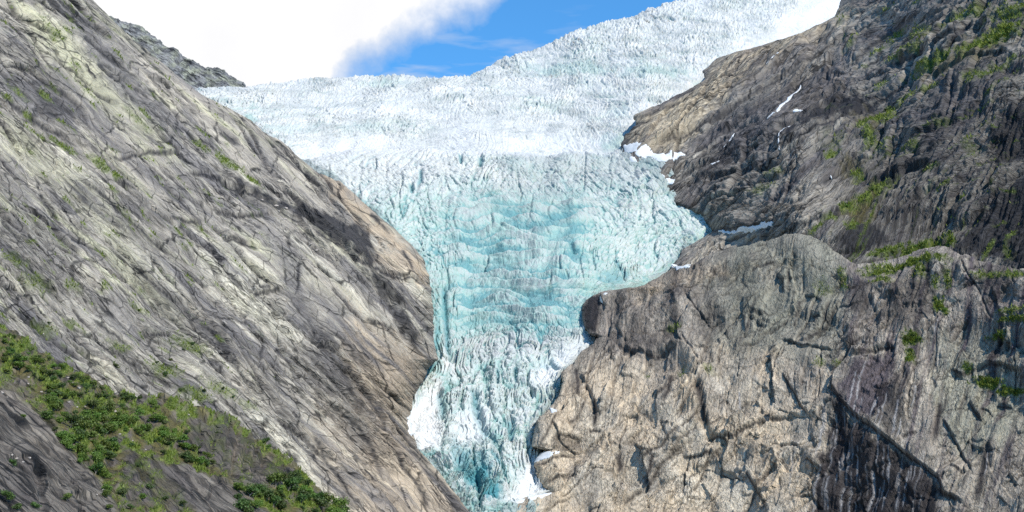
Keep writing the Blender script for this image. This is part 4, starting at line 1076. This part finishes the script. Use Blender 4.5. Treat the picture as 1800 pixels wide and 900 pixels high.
# ================================================================ SNOW PATCHES AND STREAMS lying on the rock
def cut(S, mask_fn, thick, name, mat, label, cat, group=None, edge0=.3):
    val = mask_fn(S)                          # >0 inside, in surface units
    keep = val > 0
    r, c = keep.shape
    q = keep[:-1, :-1] & keep[1:, :-1] & keep[1:, 1:] & keep[:-1, 1:]
    lab = np.zeros(q.shape, int); best = (0, 0); nl = 0
    cells = set(zip(*np.nonzero(q)))
    while cells:                               # the largest connected piece only
        nl += 1; st_ = [cells.pop()]; cnt_ = 0
        while st_:
            i_, j_ = st_.pop(); lab[i_, j_] = nl; cnt_ += 1
            for nb in ((i_ + 1, j_), (i_ - 1, j_), (i_, j_ + 1), (i_, j_ - 1)):
                if nb in cells: cells.remove(nb); st_.append(nb)
        best = max(best, (cnt_, nl))
    q = lab == best[1] if nl else q
    if q.sum() < 3: print('EMPTY', label); return None
    idx = np.arange(r * c).reshape(r, c)
    F4 = np.stack([idx[:-1, :-1], idx[1:, :-1], idx[1:, 1:], idx[:-1, 1:]], -1)[q]
    ids, inv = np.unique(F4, return_inverse=True)
    F4 = inv.reshape(-1, 4)
    X = S.X.reshape(-1, 3)[ids]; N = S.N.reshape(-1, 3)[ids]; d = S.D.reshape(-1)[ids]; w = val.reshape(-1)[ids]
    hb = S.h.copy()
    for ax in (0, 1):
        acc = 0
        for k_ in range(-4, 5): acc = acc + np.roll(hb, k_, ax)
        hb = acc / 9
    base_h = hb.reshape(-1)[ids]
    X = S.P.reshape(-1, 3)[ids] + N * (base_h * d / FPX)[:, None]
    T = X + N * ((edge0 + thick * np.sqrt(np.clip(w, 0, 1))) * d / FPX)[:, None]
    n = len(ids)
    # boundary edges -> skirt back to the rock so the patch is a solid
    e = np.concatenate([F4[:, [0, 1]], F4[:, [1, 2]], F4[:, [2, 3]], F4[:, [3, 0]]])
    key = e[:, 0] * n + e[:, 1]; rkey = e[:, 1] * n + e[:, 0]
    bd = e[~np.isin(key, rkey)]
    base = X - N * (2.5 * d / FPX)[:, None]
    side = np.stack([bd[:, 1], bd[:, 0], bd[:, 0] + n, bd[:, 1] + n], -1)
    o0 = T.mean(0)
    me = bpy.data.meshes.new(name)
    fill(me, np.vstack([T, base]) - o0, np.vstack([F4, side, F4[:, ::-1] + n]))
    me.materials.append(mat)
    o = bpy.data.objects.new(name, me); COL.objects.link(o); o.location = o0
    return tag(o, label, cat, group)


def in_poly(pts, soft=6, nz=4):
    def f(S):
        out = np.full(S.U.shape, -1.)
        m, sd = poly_sd(S.U + .5 * (S.wu - S.U), S.V + .5 * (S.wv - S.V), pts)
        out[m] = (sd + nz * fbm(S.U[m] / 9, S.V[m] / 9, 3)) / soft
        return out
    return f


def near_line(pts, w, broken=.6):
    def f(S):
        out = np.full(S.U.shape, -1.)
        m, d, sd, t = dist_line(S.U + .5 * (S.wu - S.U), S.V + .5 * (S.wv - S.V), pts, 4 * w)
        ww = w * np.clip(1 + broken * fbm(S.U[m] / 7, S.V[m] / 7, 3) * 2, .75, 1.8) * (.7 + .3 * np.sin(np.pi * np.clip(t, 0, 1)))
        out[m] = 1 - d / ww
        return out
    return f


for S, pts, th_, lab in [
    (R, [(1094, 256), (1112, 262), (1135, 268), (1150, 276), (1170, 280), (1195, 270), (1208, 272), (1190, 288), (1165, 294), (1145, 290), (1120, 280), (1100, 272)], 3, 'largest old snow drift, lying in the hollow below the tan debris'),
    (R, [(1100, 268), (1118, 284), (1136, 300), (1156, 310), (1176, 314), (1190, 318), (1186, 326), (1170, 322), (1146, 316), (1126, 304), (1108, 286)], 2.4, 'long curved snow strip just below the largest drift by the ice edge'),
    (R, [(1388, 210), (1396, 205), (1408, 203), (1417, 207), (1410, 212), (1398, 213)], 2, 'small lone white snow patch high on the dark wet wall'),
    (R, [(1253, 294), (1266, 286), (1276, 284), (1270, 293), (1256, 299)], 1.5, 'tiny snow sliver on the dark wall, midway up beside thin streams'),
    (R, [(1262, 409), (1290, 409), (1320, 400), (1345, 391), (1364, 389), (1356, 397), (1330, 405), (1300, 413), (1275, 416)], 2, 'narrow white snow strip on the slab right of the widest ice lobe'),
    (B, [(1178, 468), (1188, 464), (1206, 462), (1216, 466), (1196, 472)], 1.5, 'small dirty snow bit on the ledge above the buttress'),
    (B, [(1056, 524), (1066, 520), (1074, 522), (1068, 530), (1062, 540), (1056, 536)], 1.8, 'small white snow scrap on top of the black crag'),
    (B, [(937, 790), (955, 792), (985, 796), (975, 803), (952, 808), (940, 816), (934, 806)], 2, 'pointed snow wedge under the brown rock nose beside the ice tongue'),
    (B, [(884, 892), (900, 884), (930, 876), (955, 870), (976, 872), (960, 880), (930, 884), (905, 890)], 2, 'flat snow fringe at the very foot of the ice tongue'),
    (B, [(965, 716), (985, 718), (984, 724), (968, 726)], 1.4, 'small snow cap on the brown rock shoulder beside the ice tongue'),
    (L, [(746, 664), (756, 652), (769, 646), (768, 658), (758, 668)], 2, 'small snow tuft caught at the sharp corner of the left rock edge'),
    (L, [(714, 736), (722, 728), (731, 726), (728, 742), (726, 764), (720, 772)], 2.5, 'white snow edge clinging to the tan rock below the sharp corner')]:
    o = cut(S, in_poly(pts), th_ * .45, 'snow_patch', m_snow, lab, 'snow patch', 'old snow patches on the rock')
for S, pts, w, lab in [
    (R, [(1408, 146), (1400, 160), (1388, 176), (1374, 196), (1362, 214), (1354, 220)], 2.0, 'brightest thin white meltwater stream falling down the dark wall'),
    (R, [(1392, 232), (1380, 242), (1375, 256), (1372, 268), (1364, 274)], 1.9, 'short meltwater fall ending just below the lone snow patch'),
    (R, [(1516, 76), (1508, 90), (1502, 104)], 1.7, 'short meltwater trickle high on the wall near the top of the photo'),
    (R, [(1310, 178), (1298, 206), (1290, 236), (1276, 256), (1266, 280)], 1.4, 'faint long meltwater trickle above the tiny snow sliver'),
    (R, [(1306, 296), (1300, 310), (1292, 322), (1286, 334)], 1.6, 'meltwater trickle over the grey slab between snow sliver and snow strip'),
    (R, [(1446, 150), (1440, 168), (1436, 186)], 1.3, 'faint trickle beside the brightest stream, on its right'),
    (R, [(1180, 334), (1172, 342), (1166, 350)], 1.5, 'tiny white trickle running off the rock into the ice edge'),
    (R, [(1370, 108), (1350, 124), (1330, 142), (1314, 156)], 1.3, 'thin slanting trickle just under the tan upper rim of the wall'),
    (R, [(1462, 308), (1461, 318), (1459, 326)], 1.5, 'tiny white trickle among moss in the middle of the right wall')]:
    o = cut(S, near_line(pts, w * 1.12, .25), .6, 'meltwater_stream', m_foam, lab, 'stream', 'meltwater streams on the dark wall', .9)
print('patches', time.time() - T0)

# ================================================================ SHRUBS
def crown_mesh(seed, n, mat, leaf=.16):
    r = np.random.default_rng(seed)
    blobs = [(r.uniform(-.45, .45), r.uniform(-.45, .45), r.uniform(.35, 1.05), r.uniform(.24, .48)) for _ in range(8)]
    vs = []; fs = []
    for i in range(n):
        b = blobs[r.integers(len(blobs))]
        d = r.normal(size=3); d /= np.linalg.norm(d)
        c = np.array(b[:3]) + d * b[3] * r.uniform(.3, 1.25) * np.array([1, 1, .8])
        x = r.normal(size=3); x /= np.linalg.norm(x)
        y = np.cross(x, d + .3 * r.normal(size=3)); y /= np.linalg.norm(y) + 1e-6
        s_ = leaf * r.uniform(.55, 1.25)
        k = len(vs)
        vs += [c - x * s_, c - y * s_ * .6, c + x * s_, c + y * s_ * .6]
        fs.append((k, k + 1, k + 2, k + 3))
    me = bpy.data.meshes.new('crown')
    fill(me, np.array(vs), np.array(fs)); me.polygons.foreach_set('use_smooth', np.zeros(len(fs), bool))
    me.materials.append(mat)
    return me


def trunk_mesh(seed):
    r = np.random.default_rng(seed)
    V = []; Fc = []

    def tube(p0, p1, r0, r1):
        p0 = np.array(p0, float); p1 = np.array(p1, float)
        d = p1 - p0; d /= np.linalg.norm(d)
        x = np.cross(d, [.3, .9, .2]); x /= np.linalg.norm(x); y = np.cross(d, x)
        k = len(V); n = 6
        for p, rr in ((p0, r0), (p1, r1)):
            for i in range(n):
                q = 2 * math.pi * i / n
                V.append(p + rr * (math.cos(q) * x + math.sin(q) * y))
        for i in range(n):
            Fc.append((k + i, k + (i + 1) % n, k + n + (i + 1) % n, k + n + i))
    tube((0, 0, -.15), (.03, .02, .4), .05, .035)
    for i in range(5):
        q = r.uniform(0, 6.28)
        tube((.02, .01, r.uniform(.05, .38)), (.42 * math.cos(q), .42 * math.sin(q), r.uniform(.55, 1.0)), .028, .010)
    me = bpy.data.meshes.new('trunk'); fill(me, np.array(V), np.array(Fc)); me.materials.append(m_bark)
    return me


PROTO = []
for i in range(4):
    PROTO.append((crown_mesh(20 + i, 900, m_leafd, .095), trunk_mesh(i)))
for i in range(4):
    PROTO.append((crown_mesh(40 + i, 900, m_leafb, .095), trunk_mesh(10 + i)))
first = {}


def shrub(S, u, v, px, kind, label, group, tall=.85):
    px = px * .76
    p, nrm, d = S.at(u, v)
    cm, tm = PROTO[kind]
    sz = px * d / FPX / 1.35
    if kind not in first:
        o = bpy.data.objects.new('shrub', None); COL.objects.link(o)
        for nm, me in (('crown', cm), ('trunk', tm)):
            c = bpy.data.objects.new(nm, me); COL.objects.link(c); c.parent = o
        first[kind] = o
    else:
        src = first[kind]
        o = src.copy(); COL.objects.link(o)
        for ch in list(src.children):
            c = ch.copy(); COL.objects.link(c); c.parent = o
    o.location = p - np.array([0, 0, .05 * sz])
    o.rotation_euler = (random.uniform(-.15, .15), random.uniform(-.15, .15), random.uniform(0, 6.28))
    o.scale = (sz * random.uniform(.85, 1.2), sz * random.uniform(.85, 1.2), sz * tall * random.uniform(.85, 1.2))
    tag(o, label, 'shrub', group)
    return o


def inside(poly, u, v):
    m, sd = poly_sd(np.array([u], float), np.array([v], float), poly)
    return bool(m[0]) and sd[0] > 0


THICK = [
    (F, [(0, 582), (60, 618), (130, 660), (190, 690), (290, 712), (290, 726), (200, 712), (150, 700), (90, 696), (60, 668), (0, 640)], 74, (9, 26), (0, 1, 2, 3, 4, 5, 6),
     'dark green shrub in the strip along the top rim of the near hillside', 'shrubs along the rim of the near hillside'),
    (F, [(60, 706), (105, 694), (150, 724), (205, 722), (240, 742), (205, 792), (184, 832), (200, 880), (240, 900), (190, 900), (160, 836), (100, 770)], 84, (13, 36), (0, 1, 4, 5, 6, 7),
     'leafy green shrub in the big thicket beside the smooth near rock slab', 'shrubs of the big thicket beside the near slab'),
    (F, [(215, 714), (260, 724), (320, 772), (378, 812), (382, 838), (330, 814), (270, 778), (225, 764)], 46, (10, 28), (0, 2, 4, 5, 6, 7),
     'bright green shrub in the row running down to the dark brown outcrop', 'shrubs in the row above the second slab'),
    (F, [(400, 842), (440, 872), (478, 846), (520, 846), (552, 868), (596, 894), (620, 920), (450, 930), (415, 884)], 52, (16, 44), (0, 1, 2, 3, 4, 6),
     'tall dark green shrub in the thicket at the bottom under the outcrop', 'shrubs of the bottom thicket below the outcrop')]
for S, poly, n, (a0, a1), kinds, lab, grp in THICK:
    p = np.array(poly); c = 0
    while c < n:
        u = random.uniform(p[:, 0].min(), p[:, 0].max()); v = random.uniform(p[:, 1].min(), p[:, 1].max())
        if inside(poly, u, v):
            shrub(S, u, v, random.uniform(a0, a1) * random.uniform(.75, 1.1), random.choice(kinds), lab, grp); c += 1
for u, v, px in [(40, 735, 9), (20, 820, 16), (12, 880, 26), (60, 890, 20), (118, 880, 18), (240, 820, 14), (262, 860, 16), (215, 870, 20), (290, 880, 14), (320, 890, 16), (330, 765, 12), (350, 790, 10), (10, 655, 12), (140, 700, 14), (230, 785, 14), (286, 800, 12), (468, 775, 15), (474, 790, 12), (520, 838, 16), (250, 880, 18), (30, 895, 18)]:
    shrub(F, u, v, px * 1.2, random.choice((0, 1, 4, 5)), 'small scattered shrub rooted in a crack of the near brown rock', 'scattered shrubs on the near brown rock')
for u, v, px in [(300, 635, 10), (322, 616, 9), (340, 606, 10), (290, 660, 12), (318, 690, 11), (275, 640, 10), (205, 645, 13), (360, 690, 9), (395, 684, 9), (410, 700, 8), (245, 548, 8), (120, 505, 9), (85, 570, 9)]:
    shrub(L, u, v, px, random.choice((0, 1, 4)), 'tiny shrub on a ledge of the big grey mountain side', 'tiny shrubs on ledges of the mountain side')
for S, u, v, px in [(B, 1594, 598, 13), (B, 1606, 592, 14), (B, 1615, 600, 11), (B, 1600, 618, 10), (B, 1598, 632, 10), (B, 1650, 540, 13), (B, 1660, 548, 11), (B, 1645, 528, 10), (B, 1740, 672, 12), (B, 1725, 668, 11), (B, 1765, 682, 12), (B, 1782, 692, 12), (B, 1705, 650, 10)]:
    shrub(S, u, v, px, random.choice((4, 5, 6, 7)), 'small bright green shrub on a ledge of the striped rock at lower right', 'shrubs on ledges of the right buttress')
for u, v, px in [(1556, 196, 9), (1545, 210, 9), (1560, 212, 8), (1610, 436, 10), (1570, 446, 10), (1640, 440, 9), (1672, 424, 11), (1668, 410, 9), (1595, 446, 9), (1515, 350, 9), (1490, 366, 9), (1535, 338, 9), (1765, 62, 10), (1740, 76, 9), (1715, 84, 9), (1785, 56, 10), (1540, 452, 9)]:
    shrub(R, u, v, px, random.choice((1, 4, 5, 6)), 'small green shrub growing on a mossy ledge of the dark right wall', 'shrubs on mossy ledges of the dark wall')

# ================================================================ GRASS on mossy ground (uncountable)
vs_, fs_ = [], []
cnt = 0
for S, n in ((L, 3500), (F, 22000), (R, 7000), (B, 4000)):
    w = (S.m['moss'] ** 2).reshape(-1) * (S.D.reshape(-1) < 2500)
    pu = S.U.reshape(-1); w = w * (pu > -40) * (pu < 1840)
    ids = rng.choice(w.size, n, p=w / w.sum())
    P = S.X.reshape(-1, 3)[ids]; d = S.D.reshape(-1)[ids]
    q = rng.uniform(0, 2 * np.pi, n); hgt = d / FPX * rng.uniform(1., 4.2, n); wd = d / FPX * rng.uniform(.8, 2., n)
    e = np.stack([np.cos(q), np.sin(q), 0 * q], -1) * wd[:, None]
    N = S.N.reshape(-1, 3)[ids]
    tip = P + (np.array([0, 0, .7]) + .6 * N + .5 * rng.normal(size=(n, 3))) * hgt[:, None]
    vs_.append(np.stack([P - e, P + e, tip], 1).reshape(-1, 3))
    fs_.append(np.arange(3 * n).reshape(-1, 3) + cnt); cnt += 3 * n
me = bpy.data.meshes.new('grass'); fill(me, np.vstack(vs_), np.vstack(fs_)); me.materials.append(m_grass)
go = bpy.data.objects.new('grass', me); COL.objects.link(go)
tag(go, 'rough grass and moss tufts on ledges of both mountain sides', 'grass', None, 'stuff')


# ================================================================ BOULDERS
def boulder_mesh(seed):
    import bmesh
    bm = bmesh.new(); bmesh.ops.create_icosphere(bm, subdivisions=3, radius=1)
    r = np.random.default_rng(seed)
    pl = [(v / np.linalg.norm(v), r.uniform(.55, .9)) for v in r.normal(size=(11, 3))]
    for v in bm.verts:
        p = np.array(v.co)
        for n, d in pl:
            k = p @ n
            if k > d: p = p - n * (k - d) * .92
        p *= 1 + .05 * math.sin(7 * p[0] + seed) * math.cos(6 * p[1])
        v.co = p * (1, .8, .65)
    me = bpy.data.meshes.new('boulder'); bm.to_mesh(me); bm.free(); me.materials.append(m_boul)
    return me


BM = [boulder_mesh(i) for i in range(5)]
for S, u, v, px, lab, grp in (
    [(F, u, v, px, 'pale boulder lying among heath and scrub on the near hillside', 'pale boulders on the near hillside') for u, v, px in
     [(4, 692, 7), (12, 700, 5), (50, 665, 5), (48, 676, 4), (72, 690, 5), (85, 684, 5), (118, 665, 6), (126, 676, 6), (140, 682, 6), (130, 692, 5), (192, 720, 6), (202, 724, 7), (199, 732, 5), (120, 708, 5), (135, 716, 5), (150, 715, 4), (30, 806, 6), (40, 812, 5), (52, 808, 6), (20, 802, 5), (205, 674, 5), (196, 680, 4), (330, 730, 5), (210, 765, 5), (232, 775, 5), (255, 790, 4), (170, 870, 5), (182, 862, 5)]] +
    [(L, u, v, px, 'white block of rock on the slope above the shrub rim', 'white blocks above the shrub rim') for u, v, px in [(51, 598, 4), (68, 602, 3.5), (75, 588, 4), (88, 565, 3.5), (45, 560, 3), (92, 572, 3)]] +
    [(L, u, v, px, 'grey fallen block jammed in the long dark ledge of the mountain side', 'fallen blocks in the long dark ledge') for u, v, px in [(486, 364, 7), (502, 369, 8), (500, 386, 6), (490, 372, 5), (520, 396, 6), (548, 432, 5), (558, 440, 6), (461, 352, 6)]] +
    [(B, u, v, px, 'dark stone melted out of the snow at the foot of the ice tongue', 'dark stones at the foot of the ice tongue') for u, v, px in [(922, 870, 5), (935, 868, 4), (948, 866, 4), (942, 872, 3)]]):
    p, nrm, d = S.at(u, v)
    o = bpy.data.objects.new('boulder', random.choice(BM)); COL.objects.link(o)
    z = px * d / FPX * .6
    o.location = p + nrm * z * .25; o.scale = (z, z, z)
    o.rotation_euler = (random.uniform(-.4, .4), random.uniform(-.4, .4), random.uniform(0, 6.3))
    tag(o, lab, 'boulder', grp)

# ================================================================ VALLEY FLOOR
n = 60
gx, gy = np.meshgrid(np.linspace(-9000, 9000, n), np.linspace(-9000, 9000, n))
me = bpy.data.meshes.new('ground')
idx = np.arange(n * n).reshape(n, n)
fill(me, np.stack([gx, gy, 0 * gx - .02], -1).reshape(-1, 3), np.stack([idx[:-1, :-1], idx[:-1, 1:], idx[1:, 1:], idx[1:, :-1]], -1).reshape(-1, 4))
me.materials.append(m_gravel)
g = bpy.data.objects.new('ground', me); COL.objects.link(g)
tag(g, 'gravel valley floor', None, None, 'structure')

# ================================================================ LIGHT, SKY
sv = np.array([.50, -.50, .71]); sv /= np.linalg.norm(sv)
sun = bpy.data.lights.new('sun', 'SUN'); sun.energy = 4.8; sun.angle = math.radians(.5); sun.color = (1, .94, .84)
so = bpy.data.objects.new('sun', sun); COL.objects.link(so)
from mathutils import Vector
so.rotation_euler = Vector(sv).to_track_quat('Z', 'Y').to_euler()
w = bpy.data.worlds.new('World'); SC.world = w; w.use_nodes = True
nt = w.node_tree; nt.nodes.clear()


def wn(t, **k):
    x = nt.nodes.new(t)
    for a_, b_ in k.items(): setattr(x, a_, b_)
    return x


def wm(op, a_, b_=0., clamp=False):
    m = wn('ShaderNodeMath', operation=op, use_clamp=clamp)
    for i, q in enumerate((a_, b_)):
        if hasattr(q, 'is_output'): nt.links.new(q, m.inputs[i])
        else: m.inputs[i].default_value = q
    return m.outputs[0]


sky = wn('ShaderNodeTexSky', sky_type='NISHITA'); sky.sun_disc = False
sky.sun_elevation = math.asin(sv[2]); sky.sun_rotation = math.atan2(sv[0], sv[1])
sky.air_density = 1.0; sky.dust_density = .2; sky.ozone_density = 2.5
hs = wn('ShaderNodeHueSaturation'); hs.inputs['Saturation'].default_value = 1.0; hs.inputs['Value'].default_value = 1.0
ct = wn('ShaderNodeMix', data_type='RGBA', blend_type='MULTIPLY'); ct.inputs[0].default_value = 1
ct.inputs[7].default_value = (.62, 1.40, 1.85, 1)          # clear high mountain air
nt.links.new(sky.outputs[0], ct.inputs[6]); nt.links.new(ct.outputs[2], hs.inputs['Color'])
tc = wn('ShaderNodeTexCoord')
sep = wn('ShaderNodeSeparateXYZ'); nt.links.new(tc.outputs['Generated'], sep.inputs[0])
az = wm('DIVIDE', sep.outputs[0], wm('MAXIMUM', sep.outputs[1], .05))      # tan of the azimuth from the valley axis
nz = wn('ShaderNodeTexNoise'); nt.links.new(tc.outputs['Generated'], nz.inputs['Vector'])
nz.inputs['Scale'].default_value = 14; nz.inputs['Detail'].default_value = 8; nz.inputs['Roughness'].default_value = .58
nz2 = wn('ShaderNodeTexNoise'); mp = wn('ShaderNodeMapping'); nt.links.new(tc.outputs['Generated'], mp.inputs[0]); mp.inputs['Scale'].default_value = (9, 9, 50)
nt.links.new(mp.outputs[0], nz2.inputs['Vector']); nz2.inputs['Scale'].default_value = 1.6; nz2.inputs['Detail'].default_value = 7
# cumulus bank over the left summit: its right flank leans outward with height
edge_ = wm('ADD', wm('MULTIPLY', wm('SUBTRACT', sep.outputs[2], .36), 1.35), -.075)
bank = wm('DIVIDE', wm('ADD', wm('SUBTRACT', edge_, az), wm('MULTIPLY', wm('SUBTRACT', nz.outputs[0], .5), .13)), .05, True)
bank = wm('MULTIPLY', bank, wm('DIVIDE', wm('SUBTRACT', .72, sep.outputs[2]), .1, True))
bank = wm('MULTIPLY', bank, wm('DIVIDE', wm('SUBTRACT', sep.outputs[1], .3), .2, True))
wisp = wm('MULTIPLY', wm('MULTIPLY', wm('SUBTRACT', nz2.outputs[0], .53), 4., True), wm('DIVIDE', wm('SUBTRACT', .40, sep.outputs[2]), .05, True))
cl = wm('MAXIMUM', bank, wm('MULTIPLY', wisp, .75))
mx = wn('ShaderNodeMix', data_type='RGBA'); nt.links.new(cl, mx.inputs[0]); nt.links.new(hs.outputs[0], mx.inputs[6])
cr = wn('ShaderNodeValToRGB'); nt.links.new(bank, cr.inputs[0])
cr.color_ramp.elements[0].position = .25; cr.color_ramp.elements[0].color = (.68, .72, .78, 1)
cr.color_ramp.elements[1].position = 1.; cr.color_ramp.elements[1].color = (.97, .97, .98, 1)
cs = wn('ShaderNodeMix', data_type='RGBA', blend_type='MULTIPLY'); cs.inputs[0].default_value = 1; nz3 = wn('ShaderNodeTexNoise'); nt.links.new(tc.outputs['Generated'], nz3.inputs['Vector']); nz3.inputs['Scale'].default_value = 7; nz3.inputs['Detail'].default_value = 6
sh = wm('ADD', wm('MULTIPLY', nz3.outputs[0], 3.0), 7.2)
cmb = wn('ShaderNodeCombineXYZ')
for q in range(3): nt.links.new(sh, cmb.inputs[q])
nt.links.new(cmb.outputs[0], cs.inputs[7])
nt.links.new(cr.outputs[0], cs.inputs[6]); nt.links.new(cs.outputs[2], mx.inputs[7])
bg = wn('ShaderNodeBackground'); nt.links.new(mx.outputs[2], bg.inputs[0]); bg.inputs[1].default_value = .10
wo = wn('ShaderNodeOutputWorld'); nt.links.new(bg.outputs[0], wo.inputs[0])

# ================================================================ CAMERA
cd = bpy.data.cameras.new('camera'); co = bpy.data.objects.new('camera', cd); COL.objects.link(co)
cd.sensor_fit = 'HORIZONTAL'; cd.angle = math.radians(44); cd.clip_start = .5; cd.clip_end = 30000
co.location = CAM; co.rotation_euler = (math.radians(90) + PITCH, 0, 0)
SC.camera = co
SC.view_settings.view_transform = 'Standard'; SC.view_settings.look = 'None'
SC.view_settings.exposure = .3; SC.view_settings.gamma = 1; SC.view_settings.use_curve_mapping = False
SC.cycles.max_bounces = 5; SC.cycles.diffuse_bounces = 3; SC.cycles.use_denoising = False
try:
    SC.cycles.denoiser = 'OPENIMAGEDENOISE'; SC.cycles.denoising_input_passes = 'RGB_ALBEDO_NORMAL'; SC.cycles.denoising_prefilter = 'ACCURATE'
except Exception as ex: print(ex)
print('done', time.time() - T0)
